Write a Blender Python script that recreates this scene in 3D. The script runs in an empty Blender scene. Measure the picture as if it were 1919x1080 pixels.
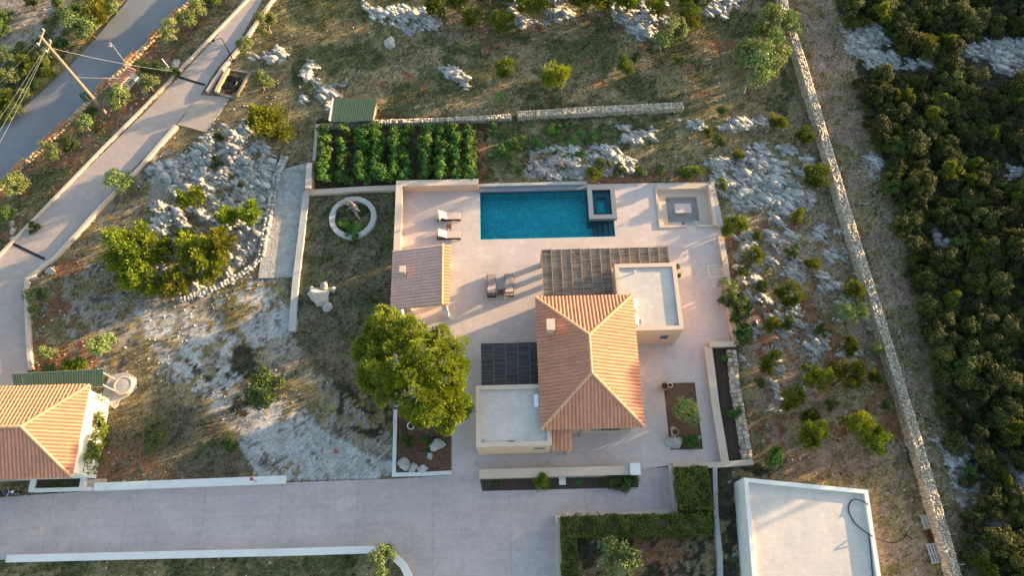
import bpy, bmesh, math, random
import numpy as np
from mathutils import Vector, Matrix, geometry as mgeo
R = math.radians
random.seed(7); rng = np.random.default_rng(7)
sc = bpy.context.scene
col = sc.collection

# ---------------------------------------------------------------- camera, sky, sun, exposure
F, TILT, CAMH, YAW = 1380.0, 22.5, 56.0, -1.5
cam_d = bpy.data.cameras.new('camera'); cam = bpy.data.objects.new('camera', cam_d); col.objects.link(cam)
cam_d.sensor_width = 36.0; cam_d.lens = 36.0 * F / 1919.0
cam_d.clip_start = 0.5; cam_d.clip_end = 6000
cam.location = (0, 0, CAMH); cam.rotation_euler = (R(TILT), 0, R(YAW))
sc.camera = cam

SUN_AZ, SUN_EL = 21.0, 8.2          # azimuth counter-clockwise from +x
world = bpy.data.worlds.new('World'); sc.world = world; world.use_nodes = True
wn = world.node_tree
sky = wn.nodes.new('ShaderNodeTexSky'); sky.sky_type = 'NISHITA'; sky.sun_disc = False
sky.sun_elevation = R(SUN_EL); sky.sun_rotation = R(90 - SUN_AZ)
sky.air_density = 1.0; sky.dust_density = 1.3; sky.ozone_density = 1.0
wn.nodes['Background'].inputs['Strength'].default_value = 0.15
wn.links.new(sky.outputs[0], wn.nodes['Background'].inputs['Color'])
sun_d = bpy.data.lights.new('sun', 'SUN'); sun = bpy.data.objects.new('sun', sun_d); col.objects.link(sun)
sun_d.energy = 4.6; sun_d.angle = R(0.6); sun_d.color = (1.0, 0.70, 0.38)
sd = Vector((math.cos(R(SUN_EL)) * math.cos(R(SUN_AZ)), math.cos(R(SUN_EL)) * math.sin(R(SUN_AZ)), math.sin(R(SUN_EL))))
sun.rotation_euler = sd.to_track_quat('Z', 'Y').to_euler(); sun.location = (60, 30, 60)
vs = sc.view_settings
vs.view_transform = 'Standard'; vs.look = 'None'; vs.gamma = 1.0; vs.exposure = 1.9; vs.use_curve_mapping = False
sc.cycles.use_denoising = True; sc.cycles.max_bounces = 6; sc.cycles.transparent_max_bounces = 8
sc.cycles.diffuse_bounces = 3; sc.cycles.caustics_reflective = False; sc.cycles.caustics_refractive = False

# ---------------------------------------------------------------- pixels of the photograph <-> places on the ground
_t, _y = R(TILT), R(YAW)
def P(u, v, z=0.0):
    r, p = (u - 959.5) / F, (540 - v) / F
    d = (r, p * math.cos(_t) + math.sin(_t), p * math.sin(_t) - math.cos(_t))
    k = (z - CAMH) / d[2]
    x, y = k * d[0], k * d[1]
    return (x * math.cos(_y) - y * math.sin(_y), x * math.sin(_y) + y * math.cos(_y))
def P3(u, v, z=0.0): return Vector((*P(u, v, z), z))
def PL(pts, z=0.0): return [P(u, v, z) for u, v in pts]
def project(x, y, z):
    c, s = math.cos(-_y), math.sin(-_y)
    X, Y, Z = x * c - y * s, x * s + y * c, z - CAMH
    fw = Y * math.sin(_t) - Z * math.cos(_t); up = Y * math.cos(_t) + Z * math.sin(_t)
    fw = np.maximum(fw, 1.0)
    return 959.5 + F * X / fw, 540 - F * up / fw

# ---------------------------------------------------------------- noise and polygons (numpy)
_lat = rng.random((256, 256))
def vnoise(x, y):
    xi, yi = np.floor(x).astype(int), np.floor(y).astype(int)
    fx, fy = x - xi, y - yi
    fx, fy = fx * fx * (3 - 2 * fx), fy * fy * (3 - 2 * fy)
    a = _lat[xi & 255, yi & 255]; b = _lat[(xi + 1) & 255, yi & 255]
    c = _lat[xi & 255, (yi + 1) & 255]; d = _lat[(xi + 1) & 255, (yi + 1) & 255]
    return (a * (1 - fx) + b * fx) * (1 - fy) + (c * (1 - fx) + d * fx) * fy
def fbm(x, y, s, o=4, off=0.0):
    t = 0; a = 0.5; tot = 0
    for i in range(o):
        t = t + a * vnoise(x * s + off + 17.3 * i, y * s - off + 9.1 * i); tot += a; a *= 0.55; s *= 2.07
    return t / tot
def inpoly(x, y, poly):
    x = np.asarray(x); y = np.asarray(y); ins = np.zeros(x.shape, bool); n = len(poly)
    for i in range(n):
        x1, y1 = poly[i]; x2, y2 = poly[(i + 1) % n]
        if y1 == y2: continue
        ins ^= ((y1 > y) != (y2 > y)) & (x < (x2 - x1) * (y - y1) / (y2 - y1) + x1)
    return ins
def sstep(a, b, x):
    t = np.clip((x - a) / (b - a), 0, 1); return t * t * (3 - 2 * t)

# ---------------------------------------------------------------- materials
def new_mat(name):
    m = bpy.data.materials.new(name); m.use_nodes = True
    nt = m.node_tree; return m, nt, nt.nodes['Principled BSDF']
def nz(nt, scale, detail=4, vec=None, rough=0.6):
    n = nt.nodes.new('ShaderNodeTexNoise'); n.inputs['Scale'].default_value = scale
    n.inputs['Detail'].default_value = detail; n.inputs['Roughness'].default_value = rough
    if vec: nt.links.new(vec, n.inputs['Vector'])
    return n
def ramp(nt, fac, stops):
    r = nt.nodes.new('ShaderNodeValToRGB'); nt.links.new(fac, r.inputs[0])
    e = r.color_ramp.elements
    while len(e) < len(stops): e.new(0.5)
    for k, (p, c) in enumerate(stops): e[k].position = p; e[k].color = (*c, 1)
    return r
def mixc(nt, fac, a, b, mode='MIX'):
    m = nt.nodes.new('ShaderNodeMix'); m.data_type = 'RGBA'; m.blend_type = mode
    for s, v in ((m.inputs[0], fac), (m.inputs[6], a), (m.inputs[7], b)):
        if hasattr(v, 'is_output') or isinstance(v, bpy.types.NodeSocket): nt.links.new(v, s)
        elif isinstance(v, (int, float)): s.default_value = v
        else: s.default_value = (*v, 1)
    return m.outputs[2]
def bump(nt, bsdf, h, strength, dist):
    b = nt.nodes.new('ShaderNodeBump'); b.inputs['Strength'].default_value = strength; b.inputs['Distance'].default_value = dist
    nt.links.new(h, b.inputs['Height']); nt.links.new(b.outputs[0], bsdf.inputs['Normal']); return b
def gpos(nt): return nt.nodes.new('ShaderNodeNewGeometry').outputs['Position']
def scl(c, k): return tuple(min(1, x * k) for x in c)
MATS = {}
def mat(name, c, var=0.18, scale=1.2, rough=0.85, bstr=0.3, bscale=18, bdist=0.02, metal=0.0, tint=False, tr=(0.62, 1.3), stain=None, spec=0.3):
    """a surface with two scales of mottling, an optional stain colour and fine relief"""
    if name in MATS: return MATS[name]
    m, nt, b = new_mat(name); pos = gpos(nt)
    n1, n2 = nz(nt, scale, 5, pos), nz(nt, scale * 9, 3, pos)
    a = ramp(nt, n1.outputs[0], [(0.3, scl(c, 1 - var)), (0.7, scl(c, 1 + var))]).outputs[0]
    a = mixc(nt, 0.5, a, ramp(nt, n2.outputs[0], [(0.3, scl(c, 1 - var)), (0.7, scl(c, 1 + var))]).outputs[0])
    if stain:
        n3 = nz(nt, scale * 0.45, 6, pos, 0.7)
        a = mixc(nt, ramp(nt, n3.outputs[0], [(0.52, (0, 0, 0)), (0.72, (0.6, 0.6, 0.6))]).outputs[0], a, stain)
    if tint:
        at = nt.nodes.new('ShaderNodeAttribute'); at.attribute_name = 'tint'
        g = ramp(nt, at.outputs['Fac'], [(0, (tr[0],) * 3), (1, (tr[1],) * 3)]).outputs[0]
        a = mixc(nt, 1.0, a, g, 'MULTIPLY')
    nt.links.new(a, b.inputs['Base Color'])
    b.inputs['Roughness'].default_value = rough; b.inputs['Metallic'].default_value = metal
    b.inputs['Specular IOR Level'].default_value = spec
    if bstr: bump(nt, b, nz(nt, bscale, 4, pos).outputs[0], bstr, bdist)
    MATS[name] = m; return m
def leafmat(name, c1, c2, trans=0.22, vr=(0.75, 1.3)):
    if name in MATS: return MATS[name]
    m, nt, b = new_mat(name)
    at = nt.nodes.new('ShaderNodeAttribute'); at.attribute_name = 'tint'
    oi = nt.nodes.new('ShaderNodeObjectInfo')
    a = ramp(nt, at.outputs['Fac'], [(0, c1), (1, c2)]).outputs[0]
    hs = nt.nodes.new('ShaderNodeHueSaturation'); nt.links.new(a, hs.inputs['Color'])
    mr = nt.nodes.new('ShaderNodeMapRange'); nt.links.new(oi.outputs['Random'], mr.inputs[0])
    mr.inputs[3].default_value = vr[0]; mr.inputs[4].default_value = vr[1]; nt.links.new(mr.outputs[0], hs.inputs['Value'])
    ml = nt.nodes.new('ShaderNodeMath'); ml.operation = 'MULTIPLY'; ml.inputs[1].default_value = 7.31; nt.links.new(oi.outputs['Random'], ml.inputs[0])
    fr = nt.nodes.new('ShaderNodeMath'); fr.operation = 'FRACT'; nt.links.new(ml.outputs[0], fr.inputs[0])
    mr2 = nt.nodes.new('ShaderNodeMapRange'); nt.links.new(fr.outputs[0], mr2.inputs[0])
    mr2.inputs[3].default_value = 0.475; mr2.inputs[4].default_value = 0.525; nt.links.new(mr2.outputs[0], hs.inputs['Hue'])
    nt.links.new(hs.outputs[0], b.inputs['Base Color'])
    b.inputs['Roughness'].default_value = 0.65; b.inputs['Specular IOR Level'].default_value = 0.2
    tr = nt.nodes.new('ShaderNodeBsdfTranslucent'); nt.links.new(hs.outputs[0], tr.inputs['Color'])
    mx = nt.nodes.new('ShaderNodeMixShader'); mx.inputs[0].default_value = trans
    nt.links.new(b.outputs[0], mx.inputs[1]); nt.links.new(tr.outputs[0], mx.inputs[2])
    nt.links.new(mx.outputs[0], nt.nodes['Material Output'].inputs['Surface'])
    MATS[name] = m; return m
def pavemat(name, c, bw, bh, mortar=0.02, var=0.12, stain=None, jdark=0.72, rough=0.8, rot=0.0, big=None):
    """small paving units drawn with recessed joints"""
    m, nt, b = new_mat(name); pos = gpos(nt)
    mp = nt.nodes.new('ShaderNodeMapping'); mp.inputs['Rotation'].default_value = (0, 0, rot); nt.links.new(pos, mp.inputs[0])
    br = nt.nodes.new('ShaderNodeTexBrick'); nt.links.new(mp.outputs[0], br.inputs['Vector'])
    br.inputs['Scale'].default_value = 1.0; br.inputs['Brick Width'].default_value = bw; br.inputs['Row Height'].default_value = bh
    br.inputs['Mortar Size'].default_value = mortar; br.inputs['Mortar Smooth'].default_value = 0.2
    br.inputs['Color1'].default_value = (*scl(c, 1 - var), 1); br.inputs['Color2'].default_value = (*scl(c, 1 + var), 1)
    br.inputs['Mortar'].default_value = (*scl(c, jdark), 1)
    n1, n2 = nz(nt, 0.35, 6, pos, 0.65), nz(nt, 2.2, 5, pos)
    a = mixc(nt, 1.0, br.outputs['Color'], ramp(nt, n1.outputs[0], [(0.25, (0.84, 0.84, 0.85)), (0.75, (1.12, 1.1, 1.08))]).outputs[0], 'MULTIPLY')
    a = mixc(nt, 1.0, a, ramp(nt, n2.outputs[0], [(0.3, (0.92, 0.92, 0.92)), (0.7, (1.06, 1.06, 1.06))]).outputs[0], 'MULTIPLY')
    if big:
        b2 = nt.nodes.new('ShaderNodeTexBrick'); nt.links.new(mp.outputs[0], b2.inputs['Vector']); b2.inputs['Scale'].default_value = 1.0; b2.offset = 0.0
        b2.inputs['Brick Width'].default_value, b2.inputs['Row Height'].default_value = big; b2.inputs['Mortar Size'].default_value = 0.02
        for q_, k_ in (('Color1', .97), ('Color2', 1.03), ('Mortar', .72)): b2.inputs[q_].default_value = (k_, k_, k_, 1)
        a = mixc(nt, 1.0, a, b2.outputs['Color'], 'MULTIPLY')
    if big:
        m3 = nt.nodes.new('ShaderNodeMapping'); m3.inputs['Scale'].default_value = (.12, 1.5, 1); m3.inputs['Rotation'].default_value = (0, 0, .03); nt.links.new(pos, m3.inputs[0])
        a = mixc(nt, 1.0, a, ramp(nt, nz(nt, 1.0, 6, m3.outputs[0], .7).outputs[0], [(.35, (.93, .93, .93)), (.65, (1.04, 1.035, 1.03))]).outputs[0], 'MULTIPLY')
    if stain:
        a = mixc(nt, ramp(nt, nz(nt, 0.8, 6, pos, 0.75).outputs[0], [(0.55, (0, 0, 0)), (0.75, (0.55, 0.55, 0.55))]).outputs[0], a, stain)
    nt.links.new(a, b.inputs['Base Color']); b.inputs['Roughness'].default_value = rough; b.inputs['Specular IOR Level'].default_value = 0.3
    bump(nt, b, br.outputs['Fac'], -0.35, 0.01)
    MATS[name] = m; return m

mat('plaster', (0.60, 0.42, 0.29), 0.06, 0.7, 0.9, 0.15, 25, stain=(0.50, 0.36, 0.26))
mat('plaster_cap', (0.60, 0.47, 0.36), 0.08, 1.0, 0.85, 0.15, 25)
mat('white_wall', (0.72, 0.69, 0.64), 0.07, 0.9, 0.9, 0.15, 25, stain=(0.56, 0.53, 0.48))
mat('ochre_stone', (0.52, 0.34, 0.19), 0.28, 2.2, 0.95, 0.6, 12, 0.04, tint=True)
mat('stone', (0.48, 0.395, 0.30), 0.28, 2.2, 0.95, 0.6, 12, 0.04, tint=True)
mat('stone_core', (0.22, 0.19, 0.155), 0.25, 2.2, 0.95, 0.6, 9, 0.05)
mat('limestone', (0.43, 0.405, 0.365), 0.32, 2.5, 0.95, 0.8, 7, 0.08, tint=True, stain=(0.24, 0.225, 0.20))
mat('boulder', (0.42, 0.385, 0.34), 0.35, 1.6, 0.95, 0.8, 6, 0.08, stain=(0.26, 0.24, 0.2))
mat('terracotta', (0.60, 0.265, 0.155), 0.10, 1.3, 0.85, 0.2, 20, tint=True, tr=(0.78, 1.16), stain=(0.42, 0.225, 0.145))
mat('ridge_terracotta', (0.62, 0.34, 0.20), 0.14, 1.8, 0.85, 0.25, 20)
mat('dark_wood', (0.035, 0.022, 0.018), 0.3, 4, 0.6, 0.2, 30)
mat('timber', (0.34, 0.24, 0.16), 0.25, 4, 0.8, 0.3, 25)
mat('orange_timber', (0.48, 0.24, 0.10), 0.2, 4, 0.75, 0.3, 25)
mat('grey_pole', (0.24, 0.19, 0.15), 0.25, 3, 0.9, 0.4, 14)
mat('reed', (0.235, 0.18, 0.135), 0.32, 3.5, 0.95, 0.6, 22, tint=True)
mat('reed_dark', (0.085, 0.075, 0.075), 0.3, 3.5, 0.95, 0.6, 22, tint=True)
mat('batten', (0.33, 0.26, 0.20), 0.2, 4, 0.8, 0.2)
mat('batten_dark', (0.20, 0.17, 0.155), 0.2, 4, 0.8, 0.2)
mat('cushion', (0.60, 0.46, 0.40), 0.06, 5, 0.95, 0.2, 60)
mat('metal_grey', (0.42, 0.42, 0.42), 0.1, 4, 0.5, 0, metal=0.6)
mat('white_metal', (0.74, 0.74, 0.73), 0.04, 4, 0.45, 0)
mat('black_rubber', (0.012, 0.012, 0.013), 0.2, 5, 0.5, 0)
mat('red_paint', (0.42, 0.04, 0.03), 0.1, 4, 0.4, 0)
mat('green_sheet', (0.060, 0.098, 0.058), 0.12, 1.2, 0.75, 0.1, 12, stain=(0.09, 0.115, 0.08))
mat('glass_dark', (0.03, 0.035, 0.04), 0.1, 2, 0.08, 0, spec=0.6)
mat('shutter', (0.30, 0.22, 0.17), 0.15, 4, 0.6, 0.1)
mat('door_brown', (0.13, 0.06, 0.035), 0.2, 4, 0.5, 0.1)
mat('soil_dark', (0.065, 0.045, 0.033), 0.35, 2, 0.98, 0.8, 10, 0.06)
mat('soil_red', (0.16, 0.085, 0.05), 0.3, 2, 0.98, 0.8, 10, 0.06)
mat('concrete', (0.43, 0.40, 0.37), 0.14, 0.9, 0.9, 0.3, 12, stain=(0.27, 0.25, 0.22))
mat('warm_concrete', (0.42, 0.335, 0.265), 0.14, 0.9, 0.9, 0.3, 12, stain=(0.33, 0.26, 0.20))
mat('ramp_concrete', (0.40, 0.375, 0.34), 0.42, 2.6, 0.95, 1.0, 6, 0.09, stain=(0.14, 0.13, 0.095))
mat('bark', (0.12, 0.085, 0.06), 0.3, 6, 0.95, 0.6, 14)
mat('bark_grey', (0.22, 0.18, 0.145), 0.3, 6, 0.95, 0.6, 14)
mat('spa_stone', (0.19, 0.205, 0.225), 0.12, 1.5, 0.7, 0.2, 20)
pavemat('pool_tile', (0.06, 0.66, 0.70), 0.25, 0.25, 0.014, 0.16, jdark=0.72, rough=0.5)
mat('clay', (0.46, 0.22, 0.12), 0.18, 4, 0.85, 0.2)
mat('asphalt', (0.21, 0.21, 0.22), 0.14, 0.5, 0.9, 0.4, 40, 0.01, stain=(0.255, 0.245, 0.235))
pavemat('terrace_paving', (0.57, 0.475, 0.425), 0.6, 0.6, 0.010, 0.025, jdark=0.88, stain=(0.49, 0.405, 0.355))
pavemat('drive_paving', (0.51, 0.425, 0.395), 0.2, 0.2, 0.014, 0.05, jdark=.86, stain=(0.40, 0.34, 0.315), rot=0.0, big=(5.6, 60.0))
pavemat('drive_paving_diagonal', (0.44, 0.36, 0.315), 0.2, 0.2, 0.014, 0.05, jdark=.86, stain=(0.36, 0.29, 0.25), rot=0.57)
pavemat('deck_tiles', (0.60, 0.53, 0.46), 0.33, 0.33, 0.012, 0.03, stain=(0.43, 0.395, 0.36), jdark=0.9)
leafmat('leaf_pine', (0.07, 0.105, 0.012), (0.31, 0.35, 0.028))
leafmat('leaf_pine_deep', (0.055, 0.08, 0.013), (0.25, 0.265, 0.03))
leafmat('leaf_olive', (0.08, 0.11, 0.035), (0.25, 0.30, 0.09))
leafmat('leaf_shrub', (0.035, 0.058, 0.013), (0.12, 0.165, 0.035))
leafmat('leaf_maquis', (0.014, 0.020, 0.006), (0.130, 0.132, 0.026), 0.10, (0.45, 1.5))
leafmat('leaf_green', (0.035, 0.085, 0.015), (0.13, 0.24, 0.04))
leafmat('leaf_bright', (0.02, 0.20, 0.03), (0.06, 0.38, 0.06))
leafmat('leaf_hedge', (0.03, 0.06, 0.01), (0.16, 0.21, 0.03))
leafmat('grass_dry', (0.085, 0.065, 0.026), (0.24, 0.19, 0.085))
leafmat('grass_green', (0.04, 0.05, 0.014), (0.13, 0.135, 0.04))
leafmat('flower_red', (0.30, 0.02, 0.015), (0.5, 0.05, 0.03))

def watermat():
    m, nt, b = new_mat('water'); nt.nodes.remove(b)
    tr = nt.nodes.new('ShaderNodeBsdfTransparent'); tr.inputs[0].default_value = (0.56, 0.94, 0.96, 1)
    gl = nt.nodes.new('ShaderNodeBsdfGlossy'); gl.inputs['Roughness'].default_value = 0.03
    fr = nt.nodes.new('ShaderNodeFresnel'); fr.inputs[0].default_value = 1.33
    mx = nt.nodes.new('ShaderNodeMixShader')
    n = nz(nt, 3.5, 3, gpos(nt)); bp = nt.nodes.new('ShaderNodeBump'); bp.inputs['Strength'].default_value = 0.3; bp.inputs['Distance'].default_value = 0.05
    nt.links.new(n.outputs[0], bp.inputs['Height']); nt.links.new(bp.outputs[0], gl.inputs['Normal']); nt.links.new(bp.outputs[0], fr.inputs['Normal'])
    nt.links.new(fr.outputs[0], mx.inputs[0]); nt.links.new(tr.outputs[0], mx.inputs[1]); nt.links.new(gl.outputs[0], mx.inputs[2])
    nt.links.new(mx.outputs[0], nt.nodes['Material Output'].inputs['Surface'])
    MATS['water'] = m
watermat()

# ---------------------------------------------------------------- objects
MW = {}
def tag(o, label=None, cat=None, group=None, kind=None):
    if label: o['label'] = label
    if cat: o['category'] = cat
    if group: o['group'] = group
    if kind: o['kind'] = kind
    return o
def thing(name, label, cat, loc=(0, 0, 0), rotz=0.0, group=None):
    o = bpy.data.objects.new(name, None); col.objects.link(o); o.empty_display_size = 0.3
    o.location = loc; o.rotation_euler = (0, 0, rotz)
    MW[o] = Matrix.Translation(Vector(loc)) @ Matrix.Rotation(rotz, 4, 'Z')
    return tag(o, label, cat, group)
def link(name, mesh, parent=None, world=None, origin=None):
    o = bpy.data.objects.new(name, mesh); col.objects.link(o)
    if parent is not None:
        o.parent = parent; base = MW[parent]
        o.matrix_basis = base.inverted() @ world if world is not None else Matrix.Identity(4)
        MW[o] = world if world is not None else base
    else:
        w = world if world is not None else Matrix.Translation(Vector(origin or (0, 0, 0)))
        o.matrix_basis = w; MW[o] = w
    return o
def copy_tree(root, loc, rotz=0.0, scale=1.0, label=None, group=None):
    r = root.copy(); col.objects.link(r); r.location = loc; r.rotation_euler = (0, 0, rotz)
    r.scale = (scale,) * 3 if isinstance(scale, (int, float)) else scale
    if label: r['label'] = label
    if group: r['group'] = group
    for ch in root.children:
        c = ch.copy(); col.objects.link(c); c.parent = r
        for g in ch.children:
            d = g.copy(); col.objects.link(d); d.parent = c
    return r

class MB:
    """collects shapes in world coordinates; build() makes ONE mesh object of them"""
    def __init__(s): s.v = []; s.f = []
    def add(s, vs, fs, M=None):
        k = len(s.v)
        s.v += [M @ Vector(p) if M else Vector(p) for p in vs]; s.f += [tuple(i + k for i in f) for f in fs]; return s
    def box(s, x0, x1, y0, y1, z0, z1, M=None):
        return s.add([(x, y, z) for z in (z0, z1) for y in (y0, y1) for x in (x0, x1)],
                     [(0, 2, 3, 1), (4, 5, 7, 6), (0, 1, 5, 4), (2, 6, 7, 3), (0, 4, 6, 2), (1, 3, 7, 5)], M)
    def prism(s, poly, z0, z1, top=None):
        n = len(poly); a = sum(poly[i][0] * poly[(i + 1) % n][1] - poly[(i + 1) % n][0] * poly[i][1] for i in range(n))
        if a < 0: poly = poly[::-1]
        zt = z1 if callable(z1) else (lambda x, y: z1); zb = z0 if callable(z0) else (lambda x, y: z0)
        vs = [(x, y, zb(x, y)) for x, y in poly] + [(x, y, zt(x, y)) for x, y in poly]
        tri = mgeo.tessellate_polygon([[Vector((x, y, 0)) for x, y in poly]])
        fs = [(i, (i + 1) % n, n + (i + 1) % n, n + i) for i in range(n)]
        for t in tri:
            p = [poly[i] for i in t]; ar = (p[1][0] - p[0][0]) * (p[2][1] - p[0][1]) - (p[2][0] - p[0][0]) * (p[1][1] - p[0][1])
            t = t if ar > 0 else t[::-1]
            fs += [tuple(n + i for i in t), tuple(reversed(t))]
        return s.add(vs, fs)
    def strip(s, pts, w, z0, z1, off=0.0, closed=False):
        """a wall of width w along a polyline"""
        L, Rr = offset(pts, w / 2 + off, closed), offset(pts, -w / 2 + off, closed); n = len(pts)
        f0 = z0 if callable(z0) else (lambda x, y: z0); f1 = z1 if callable(z1) else (lambda x, y: z1)
        vs = []
        for (lx, ly), (rx, ry), (px, py) in zip(L, Rr, pts):
            a, b = f0(px, py), f1(px, py)
            vs += [(lx, ly, a), (rx, ry, a), (rx, ry, b), (lx, ly, b)]
        fs = []
        for i in range(n if closed else n - 1):
            a, b = 4 * i, 4 * ((i + 1) % n)
            fs += [(a + 3, a + 2, b + 2, b + 3), (a + 2, a + 1, b + 1, b + 2), (a, a + 3, b + 3, b), (a + 1, a, b, b + 1)]
        if not closed: fs += [(0, 1, 2, 3), (4 * n - 1, 4 * n - 2, 4 * n - 3, 4 * n - 4)]
        return s.add(vs, fs)
    def tube(s, pts, r, n=8, cap=True):
        pts = [Vector(p) for p in pts]; k = len(pts); r = r if isinstance(r, (list, tuple)) else [r] * k
        vs = []; fs = []; up = None
        for i, p in enumerate(pts):
            d = (pts[min(i + 1, k - 1)] - pts[max(i - 1, 0)]).normalized()
            if up is None: up = Vector((0, 0, 1)) if abs(d.z) < 0.9 else Vector((1, 0, 0))
            a = d.cross(up).normalized(); b = a.cross(d).normalized(); up = b
            vs += [p + (a * math.cos(2 * math.pi * j / n) + b * math.sin(2 * math.pi * j / n)) * r[i] for j in range(n)]
        for i in range(k - 1):
            for j in range(n):
                q = (j + 1) % n; fs.append((i * n + j, i * n + q, (i + 1) * n + q, (i + 1) * n + j))
        if cap: fs += [tuple(range(n - 1, -1, -1)), tuple((k - 1) * n + j for j in range(n))]
        return s.add(vs, fs)
    def lathe(s, c, prof, n=16):
        vs = []; fs = []; c = Vector(c)
        for r, z in prof: vs += [c + Vector((r * math.cos(2 * math.pi * j / n), r * math.sin(2 * math.pi * j / n), z)) for j in range(n)]
        for i in range(len(prof) - 1):
            for j in range(n):
                q = (j + 1) % n; fs.append((i * n + j, i * n + q, (i + 1) * n + q, (i + 1) * n + j))
        fs += [tuple(range(n - 1, -1, -1)), tuple((len(prof) - 1) * n + j for j in range(n))]
        return s.add(vs, fs)
    def build(s, name, m, parent=None, origin=None, smooth=False, bevel=0.0):
        inv = MW[parent].inverted() if parent is not None else Matrix.Translation(-Vector(origin or (0, 0, 0)))
        me = bpy.data.meshes.new(name); me.from_pydata([tuple(inv @ p) for p in s.v], [], s.f)
        me.materials.append(MATS[m] if isinstance(m, str) else m); me.update()
        if smooth: me.polygons.foreach_set('use_smooth', [True] * len(me.polygons))
        o = link(name, me, parent, None, origin)
        if bevel:
            md = o.modifiers.new('bevel', 'BEVEL'); md.width = bevel; md.segments = 2; md.limit_method = 'ANGLE'
        return o
def offset(pts, d, closed=False):
    n = len(pts); out = []
    for i, (x, y) in enumerate(pts):
        if closed: a, b = pts[i - 1], pts[(i + 1) % n]
        else: a, b = pts[max(i - 1, 0)], pts[min(i + 1, n - 1)]
        def nrm(p, q):
            dx, dy = q[0] - p[0], q[1] - p[1]; l = math.hypot(dx, dy) or 1; return Vector((-dy / l, dx / l))
        n1 = nrm(a, (x, y)) if (x, y) != a else nrm((x, y), b); n2 = nrm((x, y), b) if (x, y) != b else n1
        m = (n1 + n2); m = m / max(m.length_squared / 2, 0.3)
        out.append((x + m.x * d, y + m.y * d))
    return out
def resample(pts, step):
    out = [pts[0]]
    for a, b in zip(pts, pts[1:]):
        l = math.dist(a, b); k = max(1, int(round(l / step)))
        out += [(a[0] + (b[0] - a[0]) * i / k, a[1] + (b[1] - a[1]) * i / k) for i in range(1, k + 1)]
    return out
def np_mesh(name, V, Fc, m, tint=None, smooth=False, colors=None):
    me = bpy.data.meshes.new(name); k = Fc.shape[1]
    me.vertices.add(len(V)); me.vertices.foreach_set('co', np.ascontiguousarray(V, dtype=np.float32).ravel())
    me.loops.add(Fc.size); me.loops.foreach_set('vertex_index', np.ascontiguousarray(Fc, dtype=np.int32).ravel())
    me.polygons.add(len(Fc)); me.polygons.foreach_set('loop_start', np.arange(0, Fc.size, k, dtype=np.int32))
    if smooth: me.polygons.foreach_set('use_smooth', np.ones(len(Fc), bool))
    me.materials.append(MATS[m] if isinstance(m, str) else m)
    if tint is not None:
        a = me.attributes.new('tint', 'FLOAT', 'FACE'); a.data.foreach_set('value', np.asarray(tint, dtype=np.float32))
    if colors is not None:
        a = me.attributes.new('ground_colour', 'FLOAT_COLOR', 'POINT'); a.data.foreach_set('color', np.ascontiguousarray(colors, dtype=np.float32).ravel())
    me.update(calc_edges=True); return me
_cube = np.array([(x, y, z) for z in (-.5, .5) for y in (-.5, .5) for x in (-.5, .5)], float)
_cubef = np.array([(0, 2, 3, 1), (4, 5, 7, 6), (0, 1, 5, 4), (2, 6, 7, 3), (0, 4, 6, 2), (1, 3, 7, 5)])
_g = (1 + 5 ** .5) / 2
_ico = np.array([(-1, _g, 0), (1, _g, 0), (-1, -_g, 0), (1, -_g, 0), (0, -1, _g), (0, 1, _g), (0, -1, -_g), (0, 1, -_g), (_g, 0, -1), (_g, 0, 1), (-_g, 0, -1), (-_g, 0, 1)]) / (2 * math.hypot(1, _g))
_icof = np.array([(0, 11, 5), (0, 5, 1), (0, 1, 7), (0, 7, 10), (0, 10, 11), (1, 5, 9), (5, 11, 4), (11, 10, 2), (10, 7, 6), (7, 1, 8), (3, 9, 4), (3, 4, 2), (3, 2, 6), (3, 6, 8), (3, 8, 9), (4, 9, 5), (2, 4, 11), (6, 2, 10), (8, 6, 7), (9, 8, 1)])
def chunk_mesh(name, pos, size, yaw, m, kind='cube', jit=0.16):
    bv, bf = (_cube, _cubef) if kind == 'cube' else (_ico, _icof)
    n = len(pos); k = len(bv)
    V = bv[None] * (1 + rng.uniform(-jit, jit, (n, k, 3)) * 2) * np.asarray(size)[:, None, :]
    c, s = np.cos(yaw)[:, None], np.sin(yaw)[:, None]
    X = V[..., 0] * c - V[..., 1] * s; Y = V[..., 0] * s + V[..., 1] * c
    V = np.stack([X, Y, V[..., 2]], -1) + np.asarray(pos)[:, None, :]
    Fc = (bf[None] + (np.arange(n) * k)[:, None, None]).reshape(-1, bf.shape[1])
    return np_mesh(name, V.reshape(-1, 3), Fc, m, np.repeat(rng.random(n), len(bf)))
# ---------------------------------------------------------------- the lie of the land
DA, DB = P(465, 0), P(0, 480)                      # edge of the upper drive next to the road
_dl = math.dist(DA, DB); _dd = ((DB[0] - DA[0]) / _dl, (DB[1] - DA[1]) / _dl); _dn = (_dd[1], -_dd[0])   # normal towards the road
def droad(x, y): return (x - DA[0]) * _dn[0] + (y - DA[1]) * _dn[1]
if droad(*P(100, 100)) < 0: _dn = (-_dn[0], -_dn[1])
ROADZ = -1.4
def zbase(x, y):
    d = droad(x, y)
    z = -0.06 - 0.62 * sstep(0.3, 4.9, d) + (ROADZ - 0.03 + 0.68) * sstep(5.4, 5.65, d) + 0.35 * sstep(11.6, 14.5, d)
    return z + 0.9 * sstep(36, 62, x)            # the scrubland climbs gently to the east
def zs(x, y): return float(zbase(np.float64(x), np.float64(y)))

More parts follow.
